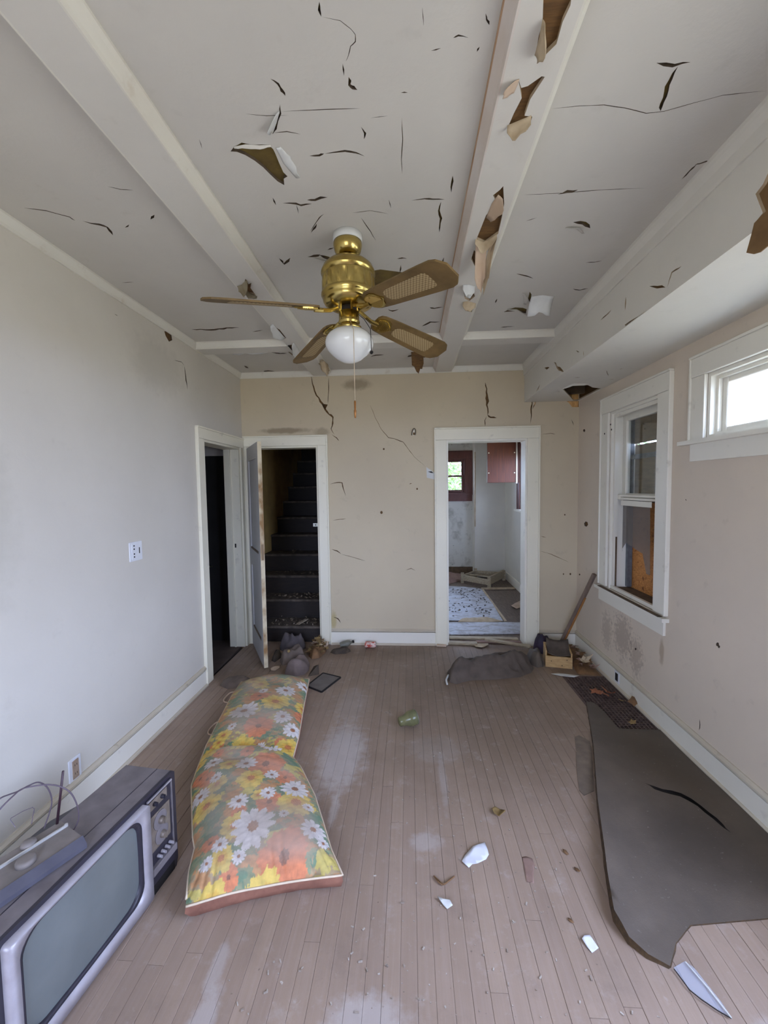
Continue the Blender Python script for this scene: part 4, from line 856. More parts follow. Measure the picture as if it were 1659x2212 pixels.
m = MB(); m.lathe([(0.023, 2.684), (0.023, 2.673), (0.012, 2.672), (0.011, 2.64)], fc, 20); m.build('downrod', M_brass_dull, fan, True)
prof = [(0.020, 2.651), (0.06, 2.650), (0.095, 2.640), (0.115, 2.622), (0.125, 2.600), (0.126, 2.592), (0.120, 2.588), (0.119, 2.578)]
m = MB(); m.lathe(prof, fc, 56); m.build('motor_cap', M_brass, fan, True)
n_ = 112; vs = []; zs = [2.578, 2.572, 2.566, 2.52, 2.512, 2.506]
for i, z in enumerate(zs):
    for j in range(n_):
        a = 2 * math.pi * j / n_; c_ = math.cos(14 * a); d_ = 0.007 * max(-1, min(1, c_ * 4)) if i in (2, 3) else 0.0
        rr_ = 0.1195 + d_ * 0.6; vs.append((FX + rr_ * math.cos(a), FY + rr_ * math.sin(a), z))
m = MB(); m.add(vs, [(i * n_ + j, i * n_ + (j + 1) % n_, (i + 1) * n_ + (j + 1) % n_, (i + 1) * n_ + j) for i in range(5) for j in range(n_)]); m.build('motor_housing', M_brass, fan, True)
m = MB(); m.lathe([(0.1195, 2.507), (0.126, 2.502), (0.127, 2.494), (0.122, 2.484), (0.118, 2.478), (0.119, 2.470), (0.110, 2.456), (0.092, 2.446), (0.06, 2.443), (0.04, 2.443)], fc, 56); m.build('motor_skirt', M_brass, fan, True)
m = MB(); m.lathe([(0.038, 2.445), (0.038, 2.418)], fc, 24); m.build('switch_collar', M_dark, fan, True)
for k in range(4):
    a = k * math.pi / 2 + 0.5; m = MB(); m.tube([(FX + 0.039 * math.cos(a), FY + 0.039 * math.sin(a), 2.446), (FX + 0.040 * math.cos(a), FY + 0.040 * math.sin(a), 2.416)], 0.006, 6); m.build('collar_post', M_brass, fan)
m = MB(); m.lathe([(0.040, 2.420), (0.0475, 2.419), (0.0475, 2.383), (0.050, 2.378), (0.050, 2.372), (0.044, 2.368), (0.046, 2.362), (0.058, 2.352), (0.060, 2.340), (0.054, 2.338)], fc, 40); m.build('lamp_fitter', M_brass, fan, True)
for k in range(3):
    a = k * 2.094 + 0.8; m = MB(); m.tube([(FX + 0.058 * math.cos(a), FY + 0.058 * math.sin(a), 2.346), (FX + 0.072 * math.cos(a), FY + 0.072 * math.sin(a), 2.346)], 0.004, 6); m.build('thumb_screw', M_brass_dull, fan)
m = MB(); m.lathe([(0.050, 2.346), (0.058, 2.340), (0.080, 2.330), (0.098, 2.316), (0.110, 2.298), (0.1135, 2.280), (0.111, 2.264), (0.100, 2.246), (0.080, 2.226), (0.055, 2.206), (0.030, 2.194), (0.012, 2.190), (0.0, 2.1895)], fc, 48); m.build('globe', M_globe, fan, True)
def tubeof(name, pts, r, mat, parent, n=6): return MB().tube(pts, r, n).build(name, mat, parent, True)
c1 = tubeof('pull_chain', [(FX + 0.012, FY - 0.048, 2.366), (FX + 0.02, FY - 0.062, 2.34), (FX + 0.035, FY - 0.115, 2.30), (FX + 0.036, FY - 0.116, 1.99)], 0.0016, simple('cord', srgb(190, 170, 140), None, rough=0.8), fan)
m = MB(); m.lathe([(0.002, 1.99), (0.005, 1.985), (0.004, 1.95), (0.006, 1.945), (0.004, 1.915), (0.0, 1.912)], (FX + 0.036, FY - 0.116, 0), 10); m.build('pull_knob', simple('pull_brass', srgb(150, 100, 50), None, rough=0.4, metal=0.5), c1, True)
c2 = tubeof('pull_chain', [(FX + 0.045, FY - 0.02, 2.405), (FX + 0.075, FY - 0.03, 2.375), (FX + 0.105, FY - 0.06, 2.32), (FX + 0.108, FY - 0.06, 2.225)], 0.0016, M_dark, fan)
m = MB(); m.lathe([(0.0, 0.009), (0.006, 0.006), (0.009, 0.0), (0.006, -0.006), (0.0, -0.009)], (FX + 0.108, FY - 0.06, 2.216), 12); m.build('pull_knob', M_dark, c2, True)
OUT = [(0.155, 0.030), (0.165, 0.047), (0.185, 0.055), (0.26, 0.061), (0.52, 0.073), (0.585, 0.074), (0.612, 0.066), (0.640, 0.034)]
blade_me = inset_me = iron_me = None
for k, th in enumerate((-148.5, 125.0, 43.0, -47.0)):
    th = math.radians(th); a = Vector((math.cos(th), math.sin(th), 0)); t_ = Vector((math.sin(th), -math.cos(th), 0)); ph = math.radians(17)
    dl = math.radians(7); ar = a * math.cos(dl) + Vector((0, 0, -math.sin(dl))); c = (t_ * math.cos(ph) + Vector((0, 0, math.sin(ph)))); nn = ar.cross(c).normalized(); c = nn.cross(ar).normalized()
    if nn.z > 0: nn = -nn                      # nn points down
    mw = Matrix.Identity(4)
    for i, col in enumerate((ar, c, nn)): mw[0][i], mw[1][i], mw[2][i] = col
    mw.translation = Vector((FX, FY, 2.436))
    def local(name, mb, mats, par, me=None, smooth=False):
        if me is None: ob = mb.build(name, mats, None, smooth)
        else:
            ob = bpy.data.objects.new(name, me); COL.objects.link(ob)
        ob.parent = par; ob.matrix_parent_inverse = Matrix.Identity(4)
        ob.matrix_basis = (world(par).inverted() @ mw)
        return ob
    if blade_me is None:
        mb = MB(); ol = [(r_, w_) for r_, w_ in OUT] + [(r_, -w_) for r_, w_ in reversed(OUT)]; N = len(ol)
        mb.mi = 0; mb.add([(x, y, 0.004) for x, y in ol], [tuple(range(N))]); mb.add([(x, y, 0.004) for x, y in ol] + [(x, y, -0.004) for x, y in ol], [(i, (i + 1) % N, N + (i + 1) % N, N + i) for i in range(N)])
        mb.mi = 1; mb.add([(x, y, -0.004) for x, y in ol], [tuple(range(N))[::-1]])
        ob = local('blade', mb, [M_blade, M_dust], fan); blade_me = ob.data
        mb = MB(); ol = [(0.275, -0.012), (0.285, -0.026), (0.31, -0.034), (0.52, -0.041), (0.535, -0.036), (0.54, -0.02), (0.54, 0.02), (0.535, 0.036), (0.52, 0.041), (0.31, 0.034), (0.285, 0.026), (0.275, 0.012)]
        mb.extrude([(x, y, 0.0045) for x, y in ol], (0, 0, 0.0016)); oi_ = local('cane_inset', mb, M_cane, fan); inset_me = oi_.data
        mb = MB(); ol = [(0.150, 0.018), (0.165, 0.034), (0.19, 0.044), (0.215, 0.046), (0.235, 0.036), (0.245, 0.016), (0.262, 0.0)]; ol = ol + [(x, -y) for x, y in ol[-2::-1]]
        mb.extrude([(x, y, 0.0042) for x, y in ol], (0, 0, 0.006))
        mb.tube([(0.05, 0.012, -0.004), (0.09, 0.010, 0.010), (0.13, 0.0, 0.012), (0.17, 0.0, 0.010)], [0.008, 0.009, 0.010, 0.012], 8)
        for (x, y) in ((0.20, 0.03), (0.20, -0.03), (0.235, 0.0)): mb.lathe([(0.006, 0.010), (0.005, 0.013), (0.0, 0.014)], (x, y, 0), 8)
        for i in range(12):
            x = 0.165 + 0.007 * i; w_ = 0.040 * math.sin(math.pi * (0.25 + 0.06 * i)); mb.tube([(x, -w_, 0.011), (x + 0.004, 0, 0.013), (x, w_, 0.011)], 0.0022, 5)
        on_ = local('blade_iron', mb, M_brass, fan); iron_me = on_.data
    else:
        ob = local('blade', None, None, fan, blade_me); oi_ = local('cane_inset', None, None, fan, inset_me); on_ = local('blade_iron', None, None, fan, iron_me)
    for s_ in (oi_, on_):
        s_.parent = ob; s_.matrix_parent_inverse = Matrix.Identity(4); s_.matrix_basis = Matrix.Identity(4)

# ------------------------------------------------------------------ television
TX = Vector((0.11856, 0.99295, 0)); TN = Vector((0.99295, -0.11856, 0)); TO = Vector((0.60, 0.93, 0)); TZ = Vector((0, 0, 1))
tv = thing('television', 'old portable television set with dark cabinet and two tuning dials, standing on the floor', 'television', (0.53, 1.25, 0))
def T(x, n, z): return TO + TX * x + TN * n + TZ * z
M_tvshell = simple('television_shell', srgb(124, 116, 116), srgb(104, 96, 96), 14, 0.65, bump=0.1)
M_tvdark = simple('television_dark', srgb(50, 46, 56), srgb(40, 37, 44), 12, 0.45)
M_silver = simple('silver_plastic', srgb(178, 172, 176), srgb(156, 148, 150), 12, 0.4, 0.2)
M_plate = simple('dial_plate', srgb(146, 134, 122), srgb(112, 100, 88), 26, 0.45, 0.3)
M_screen = simple('screen_reflection_grey', srgb(112, 116, 114), srgb(100, 105, 104), 6, 0.34)  # grey of the reflected room put into the screen colour
TW, THh, TD = 0.70, 0.42, 0.225
def tvbox(name, x0, n0, z0, x1, n1, z1, mat, par=tv, bev=0.0):
    m = MB(); m.obox(T(x0, n0, z0), TX * (x1 - x0), TN * (n1 - n0), TZ * (z1 - z0)); o = m.build(name, mat, par)
    if bev: b_ = o.modifiers.new('bevel', 'BEVEL'); b_.width = bev; b_.segments = 3
    return o
body = MB(); body.mi = 0
P_ = [(0.0, 0.012), (0.012, 0.0), (TW - 0.012, 0.0), (TW, 0.03), (TW, THh - 0.010), (TW - 0.010, THh), (0.010, THh), (0.0, THh - 0.010)]
body.extrude([T(x, -0.012, z) for x, z in P_], TN * -(TD - 0.012)); o = body.build('cabinet', M_tvshell, tv); 
tvbox('seam_strip', 0.0, -0.075, THh - 0.0005, TW - 0.01, -0.072, THh + 0.0008, M_tvdark)
rear = MB(); A = [T(0.06, -TD, 0.03), T(0.62, -TD, 0.03), T(0.62, -TD, 0.38), T(0.06, -TD, 0.38)]; B = [T(0.16, -TD - 0.18, 0.06), T(0.50, -TD - 0.18, 0.06), T(0.50, -TD - 0.18, 0.30), T(0.16, -TD - 0.18, 0.30)]
rear.add(A + B, [(0, 1, 5, 4), (1, 2, 6, 5), (2, 3, 7, 6), (3, 0, 4, 7), (4, 5, 6, 7)]); rear.build('rear_housing', M_tvdark, tv)
m = MB(); m.extrude([T(x, 0.0, z) for x, z in P_], TN * -0.0125); m.build('front_rim', M_tvdark, tv)
# silver bezel with a raised rounded ring
def rrect(x0, z0, x1, z1, r, bow=0.0, n=6):
    pts = []
    for (cx_, cz_, a0_) in ((x1 - r, z1 - r, 0), (x0 + r, z1 - r, 90), (x0 + r, z0 + r, 180), (x1 - r, z0 + r, 270)):
        for k in range(n + 1):
            a = math.radians(a0_ + 90 * k / n); pts.append([cx_ + r * math.cos(a), cz_ + r * math.sin(a)])
    res = []
    for i, (x, z) in enumerate(pts):
        u_, v_ = (x - (x0 + x1) / 2) / ((x1 - x0) / 2), (z - (z0 + z1) / 2) / ((z1 - z0) / 2)
        res.append((x + bow * u_ * (1 - v_ * v_), z + bow * v_ * (1 - u_ * u_)))
    return res
def ring(name, outer, inner, n0, n1, mat):
    N = len(outer); m = MB(); vs = [T(x, n0, z) for x, z in outer] + [T(x, n1, z) for x, z in outer] + [T(x, n1 - 0.004, z) for x, z in inner] + [T(x, 0.002, z) for x, z in inner]
    fs = []
    for q in range(3): fs += [(q * N + i, q * N + (i + 1) % N, (q + 1) * N + (i + 1) % N, (q + 1) * N + i) for i in range(N)]
    m.add(vs, fs); return m.build(name, mat, tv, True)
out_ = rrect(0.022, 0.022, 0.528, 0.404, 0.012); mid_ = rrect(0.055, 0.070, 0.487, 0.388, 0.05, 0.006); inn_ = rrect(0.066, 0.080, 0.474, 0.380, 0.055, 0.006)
ring('bezel', out_, mid_, 0.0, 0.026, M_silver); ring('bezel_liner', mid_, inn_, 0.0, 0.020, M_tvdark)
vs, fs = [], []; NR, NS = 13, 17
for i in range(NR):
    for j in range(NS):
        u_, v_ = 2 * j / (NS - 1) - 1, 2 * i / (NR - 1) - 1
        vs.append(T(0.27 + 0.218 * u_, 0.016 - 0.013 * (u_ * u_ * 0.6 + v_ * v_ * 0.5), 0.229 + 0.162 * v_))
m = MB(); m.add(vs, [(i * NS + j, i * NS + j + 1, (i + 1) * NS + j + 1, (i + 1) * NS + j) for i in range(NR - 1) for j in range(NS - 1)]); m.build('screen', M_screen, tv, True)
pan = tvbox('control_panel', 0.532, 0.0, 0.045, 0.672, 0.006, 0.404, M_tvdark)
tvbox('panel_rim', 0.534, 0.006, 0.396, 0.670, 0.011, 0.401, M_silver, pan); tvbox('panel_rim', 0.664, 0.006, 0.13, 0.669, 0.011, 0.396, M_tvshell, pan)
p1 = tvbox('dial_plate', 0.541, 0.006, 0.352, 0.640, 0.009, 0.389, M_plate, pan); p2_ = tvbox('dial_plate', 0.548, 0.006, 0.182, 0.652, 0.009, 0.326, M_plate, pan)
def knob(x, z, r, h, mat, par=pan, name='knob'):
    m = MB(); m.lathe([(r * 1.02, 0.009), (r, 0.009 + h * 0.6), (r * 0.85, 0.009 + h), (0, 0.009 + h)], T(x, 0, z), 20, TN); 
    m.obox(T(x - 0.002, 0.009 + h, z - r * 0.9), TX * 0.004, TN * 0.005, TZ * r * 1.8); return m.build(name, mat, par, False)
knob(0.568, 0.371, 0.008, 0.014, M_tvdark); knob(0.610, 0.371, 0.008, 0.014, M_tvdark)
for (x, z) in ((0.595, 0.285), (0.600, 0.222)):
    m = MB(); m.lathe([(0.036, 0.008), (0.036, 0.012), (0.030, 0.013), (0.0, 0.013)], T(x, 0, z), 28, TN); m.build('dial_ring', M_tvshell, pan)
    knob(x, z, 0.014, 0.020, M_plate)
for k in range(4): knob(0.575 + 0.022 * k, 0.150, 0.006, 0.016, M_silver)
tvbox('ledge', 0.536, 0.0, 0.095, 0.672, 0.022, 0.125, M_tvshell, tv, 0.003)
tvbox('base_skirt', 0.02, -0.02, 0.0, 0.675, 0.002, 0.045, M_dark, tv)
for x in (0.06, 0.62): tvbox('foot', x, -0.19, -0.0, x + 0.03, -0.16, 0.012, M_tvdark)

# antenna box lying on the television
ab = thing('antenna_box', 'flat grey antenna box with round knob and wire hoops lying on the old television', 'antenna', (0.5, 1.1, 0.42))
BX = Vector((-0.420, -0.907, 0)); BN = Vector((0.907, -0.420, 0)); BO = Vector((0.612, 1.235, 0.4222))      # BX runs left, BN to the front
def Bp(x, n, z): return BO + BX * x + BN * n + Vector((0, 0, z))
M_boxtop = simple('antenna_box_top', srgb(132, 122, 116), srgb(112, 104, 98), 14, 0.7)
M_fascia = simple('antenna_fascia', srgb(84, 82, 92), srgb(72, 70, 80), 12, 0.5)
m = MB(); m.extrude([Bp(0, -0.165, 0), Bp(0, 0, 0), Bp(0, -0.004, 0.014), Bp(0, -0.022, 0.030), Bp(0, -0.165, 0.030)], BX * 0.36); m.build('case', M_boxtop, ab)
m = MB(); m.extrude([Bp(-0.001, 0.0015, 0.001), Bp(-0.001, 0.0025, 0.015), Bp(-0.001, -0.022, 0.034), Bp(-0.001, -0.026, 0.031), Bp(-0.001, -0.004, 0.013)], BX * 0.362); m.build('fascia', M_fascia, ab)
m = MB(); m.bar(Bp(0.0, -0.118, 0.034), Bp(0.36, -0.118, 0.034), 0.006, 0.008); m.lathe([(0.005, 0.0), (0.005, 0.008), (0, 0.009)], Bp(0.004, -0.118, 0.032), 10); m.build('trim_strip', simple('bright_trim', srgb(206, 204, 200), None, rough=0.3, metal=0.5), ab)
m = MB(); m.lathe([(0.026, 0.0), (0.026, 0.010), (0.024, 0.015), (0.018, 0.0165), (0.0, 0.0165)], Bp(0.135, -0.070, 0.030), 28); m.build('knob', M_boxtop, ab, True)
m = MB(); m.lathe([(0.022, 0.0), (0.020, 0.012), (0.010, 0.016), (0, 0.016)], Bp(0.10, -0.142, 0.030), 18); m.build('swivel', M_boxtop, ab, True)
pb = Vector((0.459, 1.292, 0.449)); m = MB(); m.tube([pb, Vector((0.50, 1.285, 0.648))], [0.0045, 0.0035], 8); m.build('rod', simple('dark_rod', srgb(58, 34, 44), None, rough=0.4), ab, True)
m = MB(); m.lathe([(0.014, -0.025), (0.012, -0.010), (0.007, 0.0), (0.0, 0.003)], pb, 14); m.build('rod_socket', M_greyflake, ab, True)
M_wire = simple('wire', srgb(96, 84, 92), None, rough=0.5)
def smoothpts(pts, k=5):
    P = [Vector(p) for p in pts]; out = []
    for i in range(len(P) - 1):
        p0, p1, p2_, p3 = P[max(i - 1, 0)], P[i], P[i + 1], P[min(i + 2, len(P) - 1)]
        for j in range(k):
            t = j / k; out.append(0.5 * ((2 * p1) + (p2_ - p0) * t + (2 * p0 - 5 * p1 + 4 * p2_ - p3) * t * t + (3 * p1 - p0 - 3 * p2_ + p3) * t ** 3))
    out.append(P[-1]); return out
h1 = smoothpts([px(u, v, 'Y', y) for u, v, y in [(95, 1790, 1.26), (107, 1755, 1.25), (112, 1732, 1.24), (108, 1712, 1.22), (98, 1697, 1.20), (82, 1690, 1.18), (62, 1697, 1.15), (40, 1709, 1.12), (18, 1717, 1.08), (0, 1725, 1.05), (-30, 1750, 1.03), (-40, 1800, 1.04)]])
h2 = smoothpts([px(u, v, 'Y', y) for u, v, y in [(156, 1799, 1.30), (168, 1775, 1.29), (170, 1757, 1.28), (165, 1735, 1.26), (152, 1712, 1.24), (130, 1699, 1.22), (104, 1695, 1.19), (75, 1698, 1.16), (48, 1704, 1.13), (30, 1718, 1.10), (0, 1748, 1.06), (-25, 1785, 1.04)]])
for q_ in h1 + h2:
    if q_.z < 0.426 and q_.x > 0.3: q_.z = 0.426
m = MB(); m.tube(h1, 0.0022, 6); m.build('hoop', M_wire, ab, True)
m = MB(); m.tube(h2, 0.0022, 6); m.build('hoop', M_wire, ab, True)
sq = [px(u, v, 'Y', 1.2) for u, v in [(68, 1780), (74, 1747), (70, 1744), (50, 1752), (24, 1767), (22, 1771), (33, 1787)]]
sq = [Vector((q_.x, q_.y, max(q_.z, 0.456))) for q_ in sq]
m = MB(); m.tube(sq, 0.0012, 5); m.build('wire_loop', M_wire, ab)

# ------------------------------------------------------------------ flowered lounger cushion
rc = random.Random(11)
LST = [(0.0, (.852, 1.385)), (.06, (.79, 1.52)), (.105, (.757, 1.627)), (.13, (.72, 1.68)), (.30, (.545, 1.99)), (.40, (.505, 2.13)), (.50, (.455, 2.33)), (.62, (.415, 2.555)), (.82, (.355, 2.90)), (1.0, (.335, 3.13))]
RST = [(0.0, (1.412, 1.535)), (.07, (1.343, 1.65)), (.14, (1.288, 1.77)), (.25, (1.204, 1.95)), (.37, (1.08, 2.153)), (.44, (1.012, 2.236)), (.54, (.992, 2.425)), (.72, (.938, 2.746)), (1.0, (.868, 3.20))]
def curve(stn, t):
    for (t0, p0), (t1, p1) in zip(stn, stn[1:]):
        if t <= t1:
            k = (t - t0) / (t1 - t0); return (p0[0] + (p1[0] - p0[0]) * k, p0[1] + (p1[1] - p0[1]) * k)
    return stn[-1][1]
NSx, NTy = 190, 600; ZP = 0.068
XY = np.zeros((NTy, NSx, 2)); 
for i in range(NTy):
    t = i / (NTy - 1); l = curve(LST, t); r = curve(RST, t)
    s = np.linspace(0, 1, NSx); XY[i, :, 0] = l[0] + (r[0] - l[0]) * s; XY[i, :, 1] = l[1] + (r[1] - l[1]) * s
sg, tg = np.meshgrid(np.linspace(0, 1, NSx), np.linspace(0, 1, NTy))
XY[:, :, 1] += -0.018 * np.sin(math.pi * sg) * np.clip(1 - tg / 0.05, 0, 1) * -1      # near edge drawn in between its corners
XY[:, :, 1] += 0.03 * np.sin(math.pi * sg) * np.clip((tg - 0.95) / 0.05, 0, 1)
ex = 1 - np.abs(2 * sg - 1) ** 3.2
fold = 0.435 + 0.012 * np.sin(3.0 * sg + 0.5) - 0.015 * sg
tn = np.clip(tg / fold, 0, 1); tf = np.clip((tg - fold) / (1 - fold), 0, 1)
near = 0.098 * (1 - np.abs(2 * tn - 1) ** 5); lip = 0.086 * np.clip((1 - tn) / 0.03, 0, 1) ** 0.5
near = np.where(tn > 0.5, np.maximum(near, np.minimum(0.098, lip)), near)
far = 0.078 * (1 - (1 - np.clip(tf / 0.35, 0, 1)) ** 2) * (1 - np.clip((tf - 0.8) / 0.2, 0, 1) ** 4)
far = far + 0.012 * np.exp(-((tf - 0.06) / 0.03) ** 2) * np.sin(9 * sg)
hz = np.where(tg <= fold, near, far + 0.004) * (0.15 * np.clip(ex * 8, 0, 1) + 0.85 * ex)
hz += ex * 0.008 * np.sin(9 * sg + 14 * tg) * np.sin(5 * tg * 6) + 0.005 * ex * np.sin(23 * tg + 7 * sg)
pk = np.exp(-((sg - 0.83) / 0.03) ** 2) * np.exp(-(tg / 0.03) ** 2); hz -= 0.03 * pk
for (s0, t0, a0, l0) in ((0.10, 0.02, 1.2, 0.05), (0.16, 0.02, 1.3, 0.05), (0.05, 0.03, 1.0, 0.05), (0.92, 0.02, 1.8, 0.06), (0.96, 0.04, 2.0, 0.05), (0.55, 0.03, 1.45, 0.05), (0.62, 0.03, 1.5, 0.05), (0.35, 0.455, 0.5, 0.06), (0.5, 0.46, 0.8, 0.07), (0.7, 0.455, 2.2, 0.06)):
    ds, dt = (sg - s0) * 0.55, (tg - t0) * 1.8; al = ds * math.cos(a0) + dt * math.sin(a0); ac = -ds * math.sin(a0) + dt * math.cos(a0)
    hz += -0.006 * np.exp(-(ac / 0.007) ** 2) * np.exp(-(al / l0) ** 2)
ZZ = ZP + np.maximum(hz, 0)
# paint the print
colr = np.zeros((NTy, NSx, 3))
def nz2(sc, ox):
    out = np.zeros((NTy, NSx)); 
    rs = np.random.RandomState(int(ox * 10) + 1)
    for o_ in range(4):
        for _ in range(5):
            a = rs.uniform(0, 6.28); k = sc * (1.9 ** o_) * rs.uniform(0.7, 1.4); out += np.sin((XY[:, :, 0] * math.cos(a) + XY[:, :, 1] * math.sin(a)) * k + rs.uniform(0, 6.28)) / (1.6 ** o_) / 5
    return out
L3 = lambda r, g, b: np.array(srgb(r, g, b)[:3])
g1, g2 = nz2(28, 1.0), nz2(46, 2.0)
colr[:] = L3(164, 142, 108)
colr = np.where((g1 > 0.05)[..., None], L3(132, 138, 104), colr); colr = np.where((g2 > 0.28)[..., None], L3(104, 132, 104), colr); colr = np.where((g2 < -0.32)[..., None], L3(188, 138, 92), colr); colr = np.where(((g1 < -0.3) & (g2 > 0))[..., None], L3(196, 178, 96), colr)
Wd = [(560,430,110),(905,265,75),(720,275,35),(880,470,70),(960,540,75),(460,545,35),(790,720,80),(690,660,40),(450,700,32),(580,885,80),(330,990,45),(790,975,55),(980,1065,105),(760,1140,60),(520,1215,75),(635,1400,165),(890,1305,40),(1090,1200,45),(1130,1380,95),(360,1525,62),(515,1600,52),(940,1820,85),(530,1850,62),(200,1090,70),(250,1640,50),(1210,1450,50),(310,850,70),(1060,190,60)]
Yl = [(820,365,105),(550,660,95),(280,720,90),(390,590,60),(920,660,95),(440,890,75),(620,1030,105),(340,1040,75),(250,1190,105),(990,1190,145),(480,1390,105),(370,1620,95),(720,1800,170),(280,1850,120),(1090,1810,70),(1270,1760,100),(480,410,75),(680,1160,55),(700,220,65),(350,640,50),(560,720,60),(1040,350,60),(130,2020,80),(600,1960,70),(640,180,60),(180,820,60)]
Or = [(680,540,110),(690,320,75),(740,890,140),(770,1210,105),(890,1580,190),(590,780,55),(330,660,55),(900,980,75),(280,1500,65),(400,1930,90),(520,1300,60),(430,1720,75),(1100,1790,80),(350,770,40),(200,950,60),(260,980,60),(1030,420,60),(180,1900,60),(860,640,50),(960,1700,70)]
RAG = np.clip(nz2(330, 6.0) * 1.5, -2, 2); MOT = nz2(150, 7.0)
def flower(cu, cv, R, kind):
    u, v = 380 + cu * 0.2622, 1420 + cv * 0.2622; c = fl(u, v, 0.15); c2 = fl(u + R * 0.2622, v, 0.15); Rm = abs(c2.x - c.x) * 1.08
    global colr
    dx, dy = XY[:, :, 0] - c.x, XY[:, :, 1] - c.y; rr_ = np.hypot(dx, dy)
    if rr_.min() > Rm: return
    th = np.arctan2(dy, dx) + rc.uniform(0, 6.28); ph = rc.uniform(0, 6)
    if kind == 'W': n_, pet, cen, cr_, deep = 11, L3(224, 216, 212), L3(150, 92, 52), 0.24, 0.34
    elif kind == 'Y': n_, pet, cen, cr_, deep = 6, L3(222, 190, 92), L3(190, 118, 66), 0.26, 0.20
    else: n_, pet, cen, cr_, deep = 7, L3(216, 128, 84), L3(132, 82, 60), 0.20, 0.14
    pz = np.abs(np.cos(n_ * th / 2)); edge = Rm * (1 - deep + deep * pz ** 0.7) * (1 + 0.06 * np.sin(3 * th + ph) + 0.05 * np.sin(17 * th + ph * 3) + 0.05 * RAG); q = rr_ / edge
    m_ = q < 1; sh = 0.82 + 0.18 * np.clip(pz * 1.3, 0, 1); sh = sh * (0.86 + 0.14 * np.clip(q * 1.6, 0, 1))
    pc = pet[None, None, :] * sh[..., None]
    if kind == 'Y': pc = pc * np.where((q < 0.55)[..., None], np.array([1.0, .86, .7]), 1.0)
    colr = np.where(m_[..., None], pc, colr)
    colr = np.where((rr_ < cr_ * Rm * (1 + 0.1 * np.sin(9 * th)))[..., None], cen * (0.85 + 0.3 * ((np.sin(40 * dx / Rm) * np.sin(40 * dy / Rm)) > 0))[..., None], colr)
fl_list = [(a, b, c, 'O') for a, b, c in Or] + [(a, b, c, 'Y') for a, b, c in Yl] + [(a, b, c, 'W') for a, b, c in Wd]
for f_ in fl_list: flower(*f_)
dust = np.clip(0.42 + 0.5 * nz2(9, 3.0) + 0.25 * (ex - 0.5) + 0.25 * np.clip((tg - 0.8) / 0.2, 0, 1), 0.12, 0.68) * np.clip((hz - 0.02) / 0.05, 0.2, 1)
colr = colr * (1 + 0.20 * np.clip(MOT, -1, 1))[..., None]
colr = colr * (1 - dust[..., None]) + L3(166, 150, 136) * dust[..., None]
cu_ = thing('lounger_cushion', 'long flower-printed lounger cushion in orange and yellow, creased across its middle, on the floor', 'cushion', (0.8, 2.2, 0))
kt = NT('flower_print'); at = kt.n('Attribute', _attribute_name='print'); M_print = kt.bsdf(at.outputs['Color'], 0.8, 0.0, kt.noise(kt.pos(), 260.0, 2.0), 0.2, 0.002)
P3 = np.concatenate([XY, ZZ[..., None]], axis=2).reshape(-1, 3)
idx = np.arange(NTy * NSx).reshape(NTy, NSx); qd = np.stack([idx[:-1, :-1], idx[:-1, 1:], idx[1:, 1:], idx[1:, :-1]], axis=-1).reshape(-1, 4)
me = bpy.data.meshes.new('printed_top'); me.from_pydata(P3.tolist(), [], qd.tolist()); me.polygons.foreach_set('use_smooth', [True] * len(me.polygons))
ca = me.color_attributes.new('print', 'FLOAT_COLOR', 'POINT'); ca.data.foreach_set('color', np.concatenate([colr.reshape(-1, 3), np.ones((NTy * NSx, 1))], axis=1).ravel().tolist()); me.materials.append(M_print)
o = bpy.data.objects.new('printed_top', me); COL.objects.link(o); o.parent = cu_; o.matrix_parent_inverse = world(cu_).inverted()
loop = [tuple(P3[idx[0, j]]) for j in range(0, NSx, 6)] + [tuple(P3[idx[i, NSx - 1]]) for i in range(0, NTy, 8)] + [tuple(P3[idx[NTy - 1, j]]) for j in range(NSx - 1, -1, -6)] + [tuple(P3[idx[i, 0]]) for i in range(NTy - 1, -1, -8)]
m = MB(); m.tube([Vector(p) + Vector((0, 0, -0.001)) for p in loop], 0.0045, 6); m.build('piping', simple('piping_cloth', srgb(226, 206, 180), srgb(206, 186, 160), 20, 0.8), cu_, True)
cen_ = Vector((0.83, 2.25, 0)); rows = []
for k, (ins, z) in enumerate(((0.0, ZP - 0.002), (-0.004, ZP * 0.62), (0.012, ZP * 0.22), (0.035, 0.001))):
    row = []
    for i, p in enumerate(loop):
        p = Vector(p); l = curve(LST, max(0, min(1, (p.y - 1.45) / 1.7))); r = curve(RST, max(0, min(1, (p.y - 1.45) / 1.7))); c = Vector(((l[0] + r[0]) / 2, max(1.75, min(2.95, p.y)), 0)); d = (c - Vector((p.x, p.y, 0))).normalized()
        row.append(Vector((p.x, p.y, z)) + d * (ins + 0.006 * n3(i * 0.35, k * 0.7)))
    rows.append(row)
m = MB(); m.grid(rows); m.build('brown_underside', simple('brown_cloth', srgb(152, 104, 84), srgb(122, 80, 64), 16, 0.85, bump=0.3), cu_, True)
for (u, v) in ((505, 1495), (475, 1560)):
    p = fl(u, v, 0.05); m = MB(); m.tube(smoothpts([p + Vector((0.03, 0, 0)), p + Vector((-0.03, 0.01, -0.01)), p + Vector((-0.06, -0.03, -0.035)), p + Vector((-0.05, -0.06, -0.045)), p + Vector((-0.02, -0.07, -0.045))]), 0.005, 6); m.build('tie_string', M_salmon, cu_, True)

